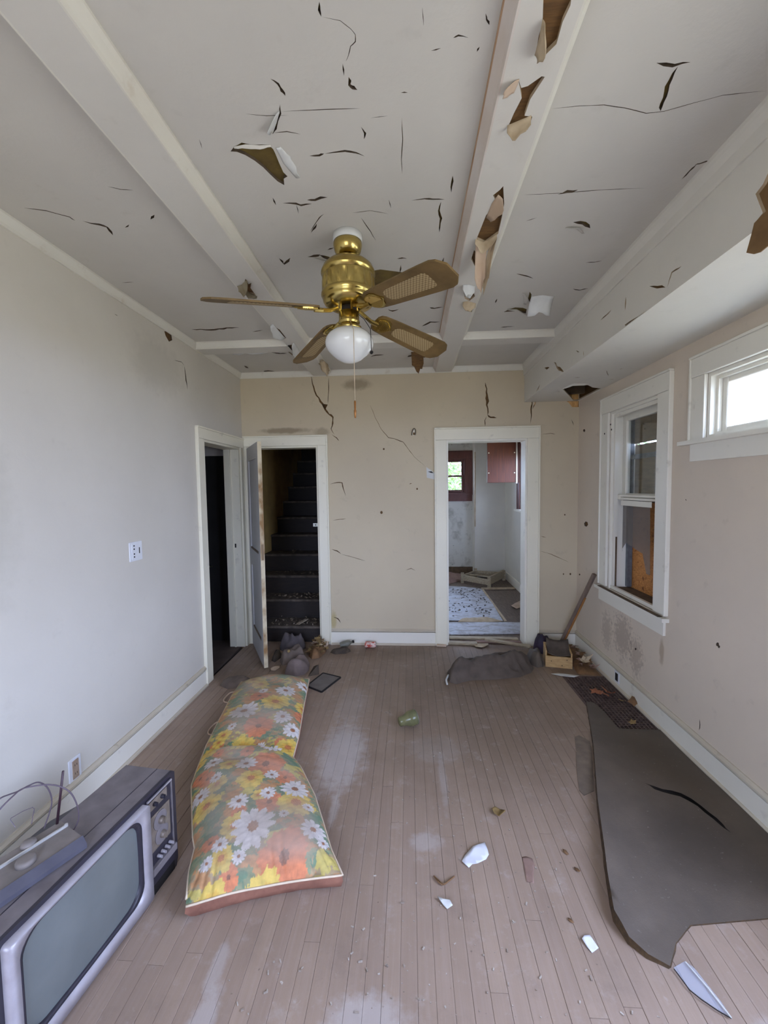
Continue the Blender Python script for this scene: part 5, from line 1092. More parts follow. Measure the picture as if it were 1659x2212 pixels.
# ------------------------------------------------------------------ floor grate by the right wall
M_grate = simple('rusty_iron', srgb(112, 92, 84), srgb(74, 58, 52), 24, 0.7, 0.2, bump=0.3)
gt = thing('floor_grate', 'rusty iron floor grate strewn with dead leaves beside the right baseboard', 'grate', (3.13, 3.08, 0))
m = MB(); x0, y0, x1, y1 = GR
for (a, b) in (((x0, y0), (x1, y0)), ((x0, y1), (x1, y1)), ((x0, y0), (x0, y1)), ((x1, y0), (x1, y1))):
    m.bar((a[0], a[1], -0.004), (b[0], b[1], -0.004), 0.018, 0.008)
m.build('rim', M_grate, gt)
nx_, ny_ = 13, 27
long_bar = short_bar = None
for i in range(1, nx_):
    x = x0 + (x1 - x0) * i / nx_
    if long_bar is None: o = MB().bar((0, y0, 0), (0, y1, 0), 0.007, 0.012).build('bar', M_grate, None); long_bar = o.data
    else: o = bpy.data.objects.new('bar', long_bar); COL.objects.link(o)
    o.parent = gt; o.matrix_parent_inverse = world(gt).inverted(); o.location = (x, 0, -0.008)
for j in range(1, ny_):
    y = y0 + (y1 - y0) * j / ny_
    if short_bar is None: o = MB().bar((x0, 0, 0), (x1, 0, 0), 0.008, 0.010).build('cross_bar', M_grate, None); short_bar = o.data
    else: o = bpy.data.objects.new('cross_bar', short_bar); COL.objects.link(o)
    o.parent = gt; o.matrix_parent_inverse = world(gt).inverted(); o.location = (0, y, -0.0095)
m = MB()
for (p, q) in (((x0 - .02, y0 - .02, -0.5), (x1 + .02, y0, -0.022)), ((x0 - .02, y1, -0.5), (x1 + .02, y1 + .02, -0.022)), ((x0 - .02, y0, -0.5), (x0, y1, -0.022)), ((x1, y0, -0.5), (x1 + .02, y1, -0.022)), ((x0 - .02, y0 - .02, -0.52), (x1 + .02, y1 + .02, -0.5))):
    m.box(*p, *q)
S(m.build('trim_6', M_dark))      # duct below the grate

# ------------------------------------------------------------------ loose sheet of floor covering along the right wall
M_rug = NT('old_carpet'); p_ = M_rug.pos(); c_ = M_rug.mix(M_rug.ramp(M_rug.noise(p_, 3.0, 6, .65), 0.35, 0.65), srgb(100, 88, 76), srgb(86, 76, 66))
c_ = M_rug.mix(M_rug.math('MULTIPLY', M_rug.blotch(p_, (2.95, 1.82, 0.02), (0.24, 0.30, 1), 0.35, 7.0, 0.7), 0.55), c_, srgb(64, 55, 46))
c_ = M_rug.mix(M_rug.math('MULTIPLY', M_rug.blotch(p_, (3.1, 2.35, 0.02), (0.3, 0.5, 1), 0.3, 4.0, 0.8), 0.6), c_, srgb(84, 70, 54))
c_ = M_rug.mix(M_rug.math('MULTIPLY', M_rug.ramp(M_rug.noise(p_, 60.0, 3), 0.68, 0.78), 0.35), c_, srgb(170, 158, 148))
M_rug = M_rug.bsdf(c_, 0.85, 0.0, M_rug.noise(p_, 160.0, 3), 0.35, 0.003)
M_jute = simple('jute_back', srgb(92, 70, 44), srgb(62, 48, 32), 60, 0.95, bump=0.6, bscale=90)
rug_ol = [(2.975, 3.03), (3.02, 3.02), (3.045, 2.90), (3.045, 2.70), (3.30, 2.69), (3.30, 1.50), (3.0, 1.505), (2.69, 1.465), (2.60, 1.40), (2.535, 1.325), (2.48, 1.352), (2.44, 1.395), (2.425, 1.47), (2.47, 1.62), (2.52, 1.76), (2.61, 2.02), (2.70, 2.25), (2.79, 2.48), (2.88, 2.74)]
le_ = rug_ol[-9:]
def dleft(x, y):
    best = (9, 0)
    P_l = [(2.535, 1.325), (2.44, 1.395), (2.425, 1.47), (2.47, 1.62), (2.52, 1.76), (2.61, 2.02), (2.70, 2.25), (2.79, 2.48), (2.88, 2.74), (2.975, 3.03)]
    for i, (a, b) in enumerate(zip(P_l, P_l[1:])):
        ax_, ay_ = b[0] - a[0], b[1] - a[1]; t = max(0, min(1, ((x - a[0]) * ax_ + (y - a[1]) * ay_) / (ax_ * ax_ + ay_ * ay_))); d = math.hypot(x - a[0] - ax_ * t, y - a[1] - ay_ * t)
        if d < best[0]: best = (d, i + t)
    return best
def rugh(x, y, e):
    d, s = dleft(x, y); up = 0.052 * max(0, 1 - abs(s - 3.4) / 4.6) ** 0.7 * math.exp(-(d / 0.10) ** 1.3)
    if s < 1.6: up *= 0.25 + 0.75 * max(0, s) / 1.6
    wav = 0.010 * max(0, n3(x * 3.2, y * 3.2, 5)) + 0.016 * math.exp(-(((x - 3.07) / 0.06) ** 2 + ((y - 2.0) / 0.25) ** 2))
    return 0.006 + up + wav * min(1, e / 0.06)
rip = ribbon([(2.93, 2.19), (2.964, 2.158), (3.02, 2.12), (3.08, 2.067), (3.112, 1.99), (3.134, 1.928), (3.14, 1.88)], 0.030, 5)
rug = thing('loose_carpet', 'grey-brown loose floor covering with curled left edge, lying along the right wall', 'carpet', (2.9, 2.0, 0))
x0, y0, x1, y1 = bbox(rug_ol); pts_ = []
for i in range(34):
    for j in range(64):
        p = (x0 + (x1 - x0) * (i + 0.5 + rnd.uniform(-.2, .2)) / 34, y0 + (y1 - y0) * (j + 0.5 + rnd.uniform(-.2, .2)) / 64)
        if inside(p, rug_ol) and not inside(p, rip): pts_.append(p)
dense = []
for a, b in zip(rug_ol, rug_ol[1:] + rug_ol[:1]):
    k = max(1, int(math.dist(a, b) / 0.03)); dense += [(a[0] + (b[0] - a[0]) * q / k, a[1] + (b[1] - a[1]) * q / k) for q in range(k)]
V, Fs = cdt(dense, [rip], pts_)
m = MB(); m.add([(x, y, rugh(x, y, 0.0 if (x, y) in dense else 0.06)) for x, y in V], Fs); m.build('sheet', M_rug, rug, True)
edge_ = [p for p in dense if dleft(*p)[0] < 0.004 or p[1] < 1.52]
seq = [i for i, p in enumerate(dense) if p in edge_]
rows = [[], [], []]
n_d = len(dense); st_ = next(i for i in range(n_d) if dense[i] in edge_ and dense[i - 1] not in edge_)
i = st_
while dense[i % n_d] in edge_ and i < st_ + n_d:
    x, y = dense[i % n_d]; z = rugh(x, y, 0.0); j_ = 0.004 * n3(i * 0.7, 3)
    rows[0].append((x, y, z)); rows[1].append((x + 0.004 + j_, y, z * 0.5)); rows[2].append((x - 0.004 + j_, y, 0.0)); i += 1
m = MB(); m.grid(rows); m.build('jute_edge', M_jute, rug, True)
m = MB(); m.add([(x, y, 0.003) for x, y in cdt([(2.9, 2.25), (3.2, 2.25), (3.2, 1.8), (2.9, 1.8)])[0]], [(0, 1, 2, 3)]); m.build('rip_darkness', M_dark, rug)  # dark sheet standing in for the darkness inside the rip
heap('carpet_strip', [(2.725, 2.60), (2.76, 2.62), (2.80, 2.56), (2.775, 2.47), (2.70, 2.28), (2.64, 2.13), (2.575, 2.095), (2.565, 2.13), (2.62, 2.30), (2.68, 2.46)], lambda x, y, e: 0.003 + min(0.006, e * 0.3), simple('worn_strip', srgb(124, 108, 92), srgb(104, 90, 76), 18, 0.9), rug, 0.04)

# thin clear plastic sliver and scraps on the floor
kp2 = NT('clear_plastic'); _a = kp2.n('BsdfTransparent', Color=(0.95, 0.97, 1, 1)); _b = kp2.n('BsdfDiffuse'); _b.inputs['Color'].default_value = srgb(225, 226, 236); _m = kp2.n('MixShader', i0=0.22)
kp2.t.links.new(_a.outputs[0], _m.inputs[1]); kp2.t.links.new(_b.outputs[0], _m.inputs[2]); kp2.t.links.new(_m.outputs[0], kp2.out.inputs[0]); M_clear = kp2.mat
q = [fl(u, v, 0.002) for u, v in [(1455, 2091), (1466, 2085), (1480, 2077), (1500, 2092), (1530, 2130), (1560, 2168), (1581, 2200), (1550, 2182), (1515, 2158), (1490, 2138)]]
gl = thing('glass_sliver', 'thin clear plastic sliver with a bright folded edge by the curled carpet corner', 'plastic scrap', (2.6, 1.27, 0))
m = MB(); m.extrude(q, (0, 0, 0.002)); m.build('pane', M_clear, gl)
m = MB(); m.tube([fl(1481, 2078, 0.008), fl(1530, 2135, 0.008), fl(1580, 2199, 0.007)], 0.0022, 6); m.build('bright_edge', M_white, gl)
m = MB(); m.tube([fl(u, v, 0.006) for u, v in [(1456, 2093), (1490, 2139), (1515, 2159), (1550, 2183), (1580, 2200)]], 0.0016, 6); m.build('dark_edge', M_dark, gl)
def scrap(name, pxs, label, cat, mat, z=0.003, curl=0.01, group=None, seed=0):
    ol = [tuple(fl(u, v, 0)[:2]) for u, v in pxs]; cx_ = sum(p[0] for p in ol) / len(ol); cy_ = sum(p[1] for p in ol) / len(ol)
    st_ = max(0.012, max(math.dist(p, (cx_, cy_)) for p in ol) / 4)
    o = heap(name, ol, lambda x, y, e: curl * (0.4 + n3(x * 18 + seed, y * 18)) ** 2 + 0.6 * curl * ((x - cx_) / st_ / 4) ** 2, mat, None, st_, True, z, 0.0015, (cx_, cy_, 0), seed, False)
    return tag(o, label, cat, group)
M_paper = simple('paper', srgb(222, 222, 228), srgb(212, 212, 218), 8, 0.7)
M_brownscrap = simple('brown_scrap', srgb(150, 122, 108), srgb(132, 104, 92), 16, 0.85)
M_leafb = simple('dead_leaf', srgb(134, 98, 62), srgb(96, 70, 46), 20, 0.8)
M_leafo = simple('orange_leaf', srgb(168, 106, 72), srgb(142, 84, 58), 14, 0.8)
M_leafy = simple('yellow_leaf', srgb(158, 132, 84), srgb(128, 104, 64), 14, 0.8)
scrap('paper_scrap', [(998,1863),(1004,1850),(1022,1834),(1047,1822),(1053,1838),(1056,1848),(1050,1858),(1032,1866),(1020,1868),(1013,1877)], 'large torn white paper scrap lying on the bare boards mid-floor', 'paper', M_paper)
scrap('paper_scrap', [(1257,2032),(1262,2026),(1274,2022),(1284,2037),(1293,2050),(1279,2060),(1268,2047)], 'small torn white paper scrap left of the curled carpet corner', 'paper', M_paper, seed=2)
scrap('paper_strip', [(1128,1852),(1136,1850),(1150,1856),(1155,1870),(1152,1893),(1154,1908),(1138,1906),(1133,1880)], 'flat brownish paper strip right of the large white scrap', 'paper', M_brownscrap, 0.001, 0.003, seed=3)
scrap('dead_leaf', [(1062,1752),(1070,1746),(1080,1750),(1090,1760),(1092,1770),(1078,1768),(1068,1762)], 'crumpled golden dead leaf alone on the boards above the white scrap', 'leaf', M_leafy, 0.004, 0.03, seed=4)
scrap('plaster_flake', [(945,1943),(958,1946),(972,1948),(978,1960),(966,1966),(958,1958)], 'broken pale plaster flake on the boards near the bottom middle', 'plaster', M_white, 0.004, 0.02, seed=5)
m = MB(); m.tube(smoothpts([fl(u, v, 0.006) for u, v in [(937,1892),(948,1902),(958,1910),(968,1904),(982,1893)]]), 0.003, 6); m.tube([fl(937, 1892, .006), fl(946, 1905, .008), fl(956, 1912, .006)], 0.0025, 6); tag(m.build('twig', M_leafb, None, True, None, fl(960, 1905)), 'small bent brown twig on the boards left of the strip of brown paper', 'twig')
for i, (u, v, l_) in enumerate([(1222, 1842, 'little brown chip right of the brown paper strip'), (1233, 1990, 'dark brown curled chip above the small white scrap'), (1247, 1880, 'tiny brown chip near the carpet edge, level with the white scrap')]):
    scrap('wood_chip', [(u - 7, v - 6), (u + 1, v - 3), (u + 7, v + 5), (u + 3, v + 6), (u - 5, v)], l_, 'chip', M_leafb, 0.003, 0.02, seed=20 + i)
# litter too fine to pick apart
m = MB()
for i in range(420):
    u, v = rnd.uniform(480, 1560), rnd.uniform(1460, 2200); p = fl(u, v)
    if 0.25 < p.x < 1.46 and 1.3 < p.y < 3.5: continue
    if inside((p.x, p.y), [(2.28, 1.2), (3.4, 1.2), (3.4, 3.15), (2.8, 3.15), (2.5, 2.2)]) or (p.y > 3.05 and (p.x > 1.9 or p.x < 1.15)) or (p.x > 2.5 and p.y < 1.4): continue
    if not (0.03 < p.x < RW - 0.04 and p.y < D - 0.1) or (GR[0] - .02 < p.x and GR[1] < p.y < GR[3] + .02): continue
    if 0.1 < p.x < 0.72 and 0.8 < p.y < 1.68: continue
    s = rnd.uniform(0.0015, 0.005); a = rnd.uniform(0, 3.14); zb_ = 0.0
    ux = Vector((math.cos(a), math.sin(a), 0)) * s * rnd.uniform(1, 3); uy = Vector((-math.sin(a), math.cos(a), 0)) * s
    m.obox(p + Vector((0, 0, zb_ + 0.0005)), ux, uy, (0, 0, s * 0.6))
tag(m.build('plaster_crumbs', simple('crumbs', srgb(196, 186, 174), srgb(130, 110, 92), 31, 0.9)), 'fine plaster crumbs and grit scattered over the floor boards', 'debris', None, 'stuff')

# ------------------------------------------------------------------ outlets, switch plate, wall hook
M_cover = simple('cover_plate', srgb(226, 226, 228), srgb(216, 216, 218), 9, 0.4)
M_socket = simple('beige_socket', srgb(176, 152, 130), srgb(150, 128, 108), 20, 0.6)
def outlet(name, ax, val, n, c, w, h, label, cat, sock, slots=True):
    t = thing(name, label, cat, to3(ax, val, *c)); a, b = c
    def pl(nm, A0, B0, A1, B1, t0, t1, mat, par=t):
        p = to3(ax, val + n * t0, A0, B0); q = to3(ax, val + n * t1, A1, B1); mm = MB(); mm.box(*[min(s, r) for s, r in zip(p, q)], *[max(s, r) for s, r in zip(p, q)]); o = mm.build(nm, mat, par)
        if nm == 'cover_plate': bv = o.modifiers.new('bevel', 'BEVEL'); bv.width = 0.003; bv.segments = 2
        return o
    pl('cover_plate', a - w / 2, b - h / 2, a + w / 2, b + h / 2, 0.0, 0.006, M_cover)
    return t, pl
t, pl = outlet('wall_outlet', 'X', 0.0, 1, (1.888, 0.215), 0.075, 0.12, 'white wall outlet with brown socket low on the left wall above the television', 'outlet', M_socket)
s_ = pl('socket', 1.870, 0.170, 1.906, 0.262, 0.006, 0.010, M_socket, t)
for z in (0.195, 0.238):
    for dy in (-0.006, 0.006): pl('slot', 1.888 + dy - 0.0012, z - 0.005, 1.888 + dy + 0.0012, z + 0.005, 0.0098, 0.0106, M_dark, s_)
t, pl = outlet('switch_plate', 'X', 0.0, 1, (2.425, 1.232), 0.118, 0.118, 'white double switch plate with open slots halfway up the left wall', 'switch plate', M_socket)
pl('switch_slot', 2.452, 1.215, 2.460, 1.252, 0.0055, 0.0068, M_dark, t)
s_ = pl('socket', 2.385, 1.185, 2.420, 1.280, 0.006, 0.009, M_cover, t)
for z in (1.20, 1.218, 1.248, 1.268): pl('slot', 2.398, z - 0.005, 2.408, z + 0.004, 0.0088, 0.0098, M_dark, s_)
t, pl = outlet('baseboard_outlet', 'X', RW - 0.0165, -1, (3.276, 0.085), 0.07, 0.09, 'small bare outlet set into the right baseboard beside the floor grate', 'outlet', M_socket)
s_ = pl('socket', 3.258, 0.055, 3.294, 0.115, 0.006, 0.009, M_dark, t)
wh = thing('wall_hook', 'small worn white arched bracket high on the back wall between the two doorways', 'bracket', (1.743, D, 2.15))
m = MB(); m.tube(smoothpts([(1.722, D - 0.008, 2.115), (1.726, D - 0.010, 2.15), (1.74, D - 0.012, 2.178), (1.756, D - 0.010, 2.172), (1.758, D - 0.008, 2.14), (1.752, D - 0.006, 2.118)]), 0.006, 8); m.build('arch', simple('bracket_metal', srgb(120, 108, 88), srgb(96, 84, 66), 30, 0.6), wh, True)
m = MB(); m.box(1.727, D - 0.006, 2.115, 1.752, D, 2.17); m.build('back_plate', M_trim, wh)
m = MB(); m.box(1.735, D - 0.009, 2.118, 1.750, D - 0.005, 2.142); m.build('rust_patch', M_lath, wh)

# ------------------------------------------------------------------ things along the back wall
M_can = NT('can_paint'); p_ = M_can.n('TexCoord').outputs['Object']; sx = M_can.n('SeparateXYZ', Vector=p_).outputs[0]; M_can = M_can.bsdf(M_can.mix(M_can.ramp(M_can.noise(M_can.scalev(p_, (20, 30, 30)), 1.5, 3), 0.48, 0.56), srgb(186, 66, 46), srgb(216, 190, 178)), 0.35)
can = thing('drink_can', 'red and white drink can lying against the back baseboard', 'can', (1.285, 4.03, 0.031))
m = MB(); m.lathe([(0.024, -0.055), (0.031, -0.048), (0.031, 0.046), (0.027, 0.053), (0.026, 0.0545)], (1.285, 4.035, 0.0315), 24, (1, 0.04, 0)); m.build('body', M_can, can, True)
m = MB(); m.lathe([(0.0265, 0.0), (0.0265, 0.003), (0.023, 0.001), (0.0, 0.001)], (1.285 + 0.053, 4.037, 0.0315), 24, (1, 0.04, 0)); m.build('end', M_silver, can)
M_bottle = NT('bottle_glass'); _a = M_bottle.n('BsdfTransparent', Color=(0.80, 0.83, 0.72, 1)); _b = M_bottle.n('BsdfPrincipled', Roughness=0.1); _b.inputs['Base Color'].default_value = srgb(132, 130, 92); _m = M_bottle.n('MixShader', i0=0.5)
M_bottle.t.links.new(_a.outputs[0], _m.inputs[1]); M_bottle.t.links.new(_b.outputs[0], _m.inputs[2]); M_bottle.t.links.new(_m.outputs[0], M_bottle.out.inputs[0]); M_bottle = M_bottle.mat
M_gbott = simple('cloudy_plastic', srgb(120, 118, 104), srgb(96, 94, 82), 14, 0.35)
jar = thing('glass_jar', 'dusty green glass jar lying on its side in the middle of the floor', 'jar', (1.655, 2.61, 0.05))
jc, jd = fl(862, 1573) + Vector((0, 0, 0.042)), Vector((0.85, 0.35, 0.10)).normalized()
m = MB(); m.lathe([(0.0, 0.0), (0.024, 0.0), (0.030, 0.006), (0.031, 0.03), (0.036, 0.05), (0.046, 0.066), (0.049, 0.085), (0.048, 0.118), (0.045, 0.126), (0.041, 0.118), (0.038, 0.085), (0.0, 0.08)], jc, 28, jd); m.build('jar_body', M_bottle, jar, True)
m = MB(); m.lathe([(0.046, 0.0), (0.0485, 0.002), (0.046, 0.005)], jc + jd * 0.122, 28, jd); m.build('jar_rim', M_gbott, jar, True)
btl = thing('plastic_bottle', 'cloudy grey plastic bottle leaning by the back baseboard left of the red can', 'bottle', (1.05, 4.03, 0.03))
bd = Vector((0.96, 0.25, 0.22)).normalized(); m = MB(); m.lathe([(0.0, 0.0), (0.026, 0.0), (0.030, 0.006), (0.030, 0.075), (0.022, 0.10), (0.012, 0.112), (0.012, 0.13), (0.0, 0.13)], Vector((0.985, 4.0, 0.033)), 20, bd); m.build('bottle_body', M_gbott, btl, True)
m = MB(); m.lathe([(0.014, 0.0), (0.014, 0.018), (0.0, 0.019)], Vector((0.985, 4.0, 0.033)) + bd * 0.126, 14, bd); m.build('cap', M_dark, btl)
def cloth(name, ol, h, mat, label, cat, seed, wr=14.0, group=None):
    cx_ = sum(p[0] for p in ol) / len(ol); cy_ = sum(p[1] for p in ol) / len(ol); rad = max(math.dist(p, (cx_, cy_)) for p in ol)
    def hf(x, y, e):
        k = min(1, e / (rad * 0.35)); k = k * (2 - k)
        rdg = 1 - abs(n3(x * wr * .45 + seed, y * wr * .45, seed)) * 2
        r2 = max(0, 1 - 3.0 * abs(n3(x * wr * 1.1 + seed, y * wr * 0.7, seed + 4)))
        return 0.008 * min(1, e * 80) + k * h * (0.45 + 0.35 * n3(x * 5 + seed, y * 5, 2.0)) + k * h * 0.22 * max(0, rdg) + k * h * 0.16 * r2 + k * h * 0.10 * n3(x * wr * 2.4, y * wr * 2.4, seed)
    o = heap(name, ol, hf, mat, None, max(0.012, rad / 16), True, 0.0, 0.0, (cx_, cy_, 0), seed)
    HEAP[name] = (hf, ol)
    return tag(o, label, cat, group)
HEAP = {}
def heap_z(name, x, y):
    hf, ol = HEAP[name]
    if not inside((x, y), ol): return 0.0
    e = min(abs(math.dist((x, y), (a[0] + (b[0] - a[0]) * t / 8, a[1] + (b[1] - a[1]) * t / 8))) for a, b in zip(ol, ol[1:] + ol[:1]) for t in range(9))
    return max(0.0, hf(x, y, e))
M_darkcloth = simple('dark_clump', srgb(80, 68, 54), srgb(56, 46, 38), 22, 0.9, bump=0.4)
cloth('dirt_clump', [(0.90, 3.90), (0.96, 3.86), (1.06, 3.88), (1.10, 3.94), (1.06, 4.0), (0.97, 3.97)], 0.05, M_darkcloth, 'dark brown clump of rag in front of the cloudy plastic bottle', 'rag', 3)
M_grey1 = simple('grey_cloth', srgb(118, 103, 92), srgb(94, 82, 74), 14, 0.9, bump=0.3)
M_grey2 = simple('blue_grey_cloth', srgb(98, 89, 88), srgb(76, 68, 68), 12, 0.9, bump=0.3)
M_grey3 = simple('mauve_cloth', srgb(120, 104, 98), srgb(98, 85, 80), 12, 0.9, bump=0.3)
cloth('cloth_hat', [(0.60, 3.40), (0.70, 3.38), (0.77, 3.42), (0.79, 3.50), (0.77, 3.62), (0.73, 3.67), (0.66, 3.61), (0.58, 3.50)], 0.14, M_grey3, 'mauve-grey cloth cap at the near end of the rag pile by the open door', 'cap', 5, 8)
cloth('grey_rag', [(0.47, 3.68), (0.52, 3.60), (0.57, 3.62), (0.64, 3.67), (0.70, 3.73), (0.645, 3.84), (0.56, 3.85), (0.48, 3.80)], 0.15, M_grey1, 'grey rag with a yellow button behind the mauve cap', 'rag', 8, 9)
m = MB(); m.lathe([(0.012, 0), (0.012, 0.008), (0.0, 0.01)], fl(624, 1407, 0.13), 12, (0, -0.7, 0.7)); tag(m.build('button', M_leafy, None), 'round yellow button lying on the grey rag', 'button')
cloth('blue_rag', [(0.38, 3.96), (0.48, 3.875), (0.57, 3.90), (0.635, 4.0), (0.60, 4.12), (0.44, 4.12), (0.36, 4.06)], 0.20, M_grey2, 'blue-grey rag heaped against the bottom stair behind the open door', 'rag', 11, 9)
cloth('dark_rag', [(0.385, 3.70), (0.43, 3.66), (0.455, 3.76), (0.43, 3.86), (0.36, 3.86)], 0.08, M_darkcloth, 'dark brown rag between the open door and the grey rag', 'rag', 15)
cloth('floor_rag', [(0.12, 3.20), (0.22, 3.14), (0.33, 3.18), (0.35, 3.30), (0.25, 3.36), (0.14, 3.30)], 0.05, M_grey1, 'flat grey rag on the floor behind the far end of the cushion', 'rag', 18)
# leaves and paper by the stairs
def leaf_obj(p, size, az, tilt, mat, label, group, seed):
    r = random.Random(seed); n = 10; ol = []
    for k in range(n):
        a = 2 * math.pi * k / n; q = size * (0.62 + 0.38 * abs(math.cos(2.5 * a))) * (1.25 if k == 0 else 1) * r.uniform(.85, 1.15); ol.append((q * math.cos(a), q * 0.75 * math.sin(a)))
    cu_l = r.uniform(-0.5, 0.9); vs = [(0, 0, 0.0)] + [(x, y, cu_l * (x * x + y * y) / size * 0.6 + r.uniform(-.1, .1) * size) for x, y in ol]
    m = MB(); m.add(vs, [(0, 1 + i, 1 + (i + 1) % n) for i in range(n)]); o = m.build('dead_leaf', mat, None, False)
    o.location = p; o.rotation_euler = (tilt, r.uniform(-.3, .3) * (tilt != 0), az)
    zmin = min((o.rotation_euler.to_matrix() @ Vector(v)).z for v in vs); o.location.z += max(0, -zmin)
    return tag(o, label, 'leaf', group)
cloth('leaf_mould', [(0.715, 3.80), (0.76, 3.74), (0.83, 3.77), (0.86, 3.92), (0.83, 4.08), (0.72, 4.10), (0.68, 3.98)], 0.09, M_leafb, 'low heap of brown leaf mould at the foot of the stairs', 'leaf heap', 21, 16)['kind'] = 'stuff'
rl = random.Random(5)
LM = [M_leafy, M_leafb, M_tan, M_salmon]; LN = ['yellowish', 'brown', 'pale tan', 'pinkish']
for i in range(46):
    x = rl.uniform(0.69, 0.86); y = rl.uniform(3.80, 4.09); k = rl.choice([0, 0, 1, 2, 3]); zt = heap_z('leaf_mould', x, y)
    leaf_obj(Vector((x, y, zt + 0.018)), rl.uniform(0.02, 0.042), rl.uniform(0, 6.28), rl.uniform(-.4, .4), LM[k], LN[k] + ' dry curled leaf in the litter heap at the foot of the stairs', LN[k] + ' leaves at the foot of the stairs', i)
for i, (u, v) in enumerate([(1286, 1497), (1308, 1507), (1318, 1500), (1296, 1500)]):
    leaf_obj(fl(u, v) + Vector((0, 0, 0.006)), 0.046, 1.3 * i, 0.25, M_leafo, 'orange dead leaf on the middle of the floor grate', 'orange leaves on the grate', 60 + i)
leaf_obj(fl(1372, 1525) + Vector((0, 0, 0.01)), 0.055, 0.6, 0.6, M_leafb, 'curled tan leaf leaning on the right baseboard at the edge of the grate', None, 71)
leaf_obj(fl(1366, 1563) + Vector((0, 0, 0.006)), 0.030, 0.2, 0.1, M_leafy, 'yellow leaf near the close end of the floor grate', None, 72)
leaf_obj(fl(1345, 1517) + Vector((0, 0, 0.006)), 0.03, 2.2, 0.2, M_leafy, 'pale leaf between the orange leaves and the tan leaf on the grate', None, 73)
leaf_obj(fl(1262, 1447) + Vector((0, 0, 0.075)), 0.06, 0.4, 0.5, M_tan, 'pale crumpled leaf behind the grate beside the wooden box', None, 74)
cloth('leaf_drift', [(3.10, 3.50), (3.28, 3.47), (3.30, 3.8), (3.30, 4.09), (3.18, 4.09), (3.14, 3.8)], 0.06, M_leafb, 'dark drift of leaf litter along the baseboard in the far right corner', 'leaf heap', 25, 18)['kind'] = 'stuff'
for i in range(14):
    x, y = rl.uniform(3.16, 3.28), rl.uniform(3.52, 3.98); leaf_obj(Vector((x, y, heap_z('leaf_drift', x, y) + 0.018)), rl.uniform(0.025, 0.045), rl.uniform(0, 6.28), rl.uniform(-.3, .3), rl.choice([M_leafb, M_leafb, M_brownscrap]), 'brown dead leaf in the corner drift beyond the grate', 'leaves in the far right corner', 90 + i)
scrap('lath_strip', [(1190, 1457), (1206, 1455), (1240, 1459), (1252, 1461), (1240, 1464), (1212, 1461)], 'pale thin wooden lath lying at the far edge of the floor grate', 'lath', M_white, 0.004, 0.004, seed=30)
scrap('paper_scrap', [(584, 1446), (592, 1441), (604, 1440), (605, 1444), (594, 1449), (586, 1452)], 'small pale scrap on the floor at the foot of the open door', 'paper', M_salmon, 0.003, 0.02, seed=31)
# chips on the treads
M_chip = simple('paint_chip', srgb(176, 160, 140), srgb(120, 104, 84), 30, 0.85)
for k in range(4):
    y, z = NOSE[k]; m = MB()
    for i in range((70, 60, 36, 20)[k]):
        p = Vector((rl.uniform(0.15, 0.72) if k else rl.uniform(0.2, 0.72), y + rl.uniform(0.02, 0.25), z + 0.002 + rl.random() * 0.02)); s = rl.uniform(0.008, 0.034)
        u_ = Vector((rl.gauss(0, 1), rl.gauss(0, 1), rl.gauss(0, .35))).normalized() * s; w_ = Vector((0, 0, 1)).cross(u_).normalized() * s * rl.uniform(.4, .9)
        m.add([p, p + u_, p + u_ + w_, p + w_ * rl.uniform(.6, 1.2) + Vector((0, 0, .004))], [(0, 1, 2, 3)])
    tag(m.build('paint_chips', M_chip), ('peeled paint chips heaped on the lowest stair tread', 'peeled paint chips on the second stair tread', 'peeled paint chips on the third stair tread', 'sparse paint chips on the fourth stair tread')[k], 'debris', None, 'stuff')
m = MB(); m.obox((0.50, 4.17, 0.19), (0.07, 0.10, 0.02), (0.03, -0.02, 0), (0, 0, 0.008)); tag(m.build('wood_sliver', M_chip), 'short pale wood sliver on the lowest stair tread', 'lath')
# fallen screen frame by the cushion's far end
scf = thing('window_screen', 'small flat grey framed screen on the floor beside the cushion far end', 'screen', (0.96, 3.28, 0))
Q = [Vector((0.845, 3.205, 0.006)), Vector((0.988, 3.112, 0.006)), Vector((1.095, 3.365, 0.006)), Vector((0.93, 3.44, 0.006))]
m = MB()
for a, b in zip(Q, Q[1:] + Q[:1]): m.bar(a, b, 0.010, 0.010)
m.build('screen_frame', M_dark, scf)
m = MB(); m.extrude([q_ + Vector((0, 0, -0.003)) for q_ in Q], (0, 0, 0.004)); m.build('screen_sheet', simple('grey_sheet', srgb(112, 104, 98), srgb(98, 90, 84), 12, 0.7), scf)
m = MB(); m.extrude([fl(688, 1457) + Vector((0, 0, .001)), fl(665, 1462) + Vector((0, 0, .001)), Vector((0.83, 3.52, 0.03)), px(687, 1436, 'Y', 3.46)], (0.003, 0.006, 0)); tag(m.build('slate_shard', M_darkcloth), 'dark triangular shard leaning behind the grey framed screen', 'shard')

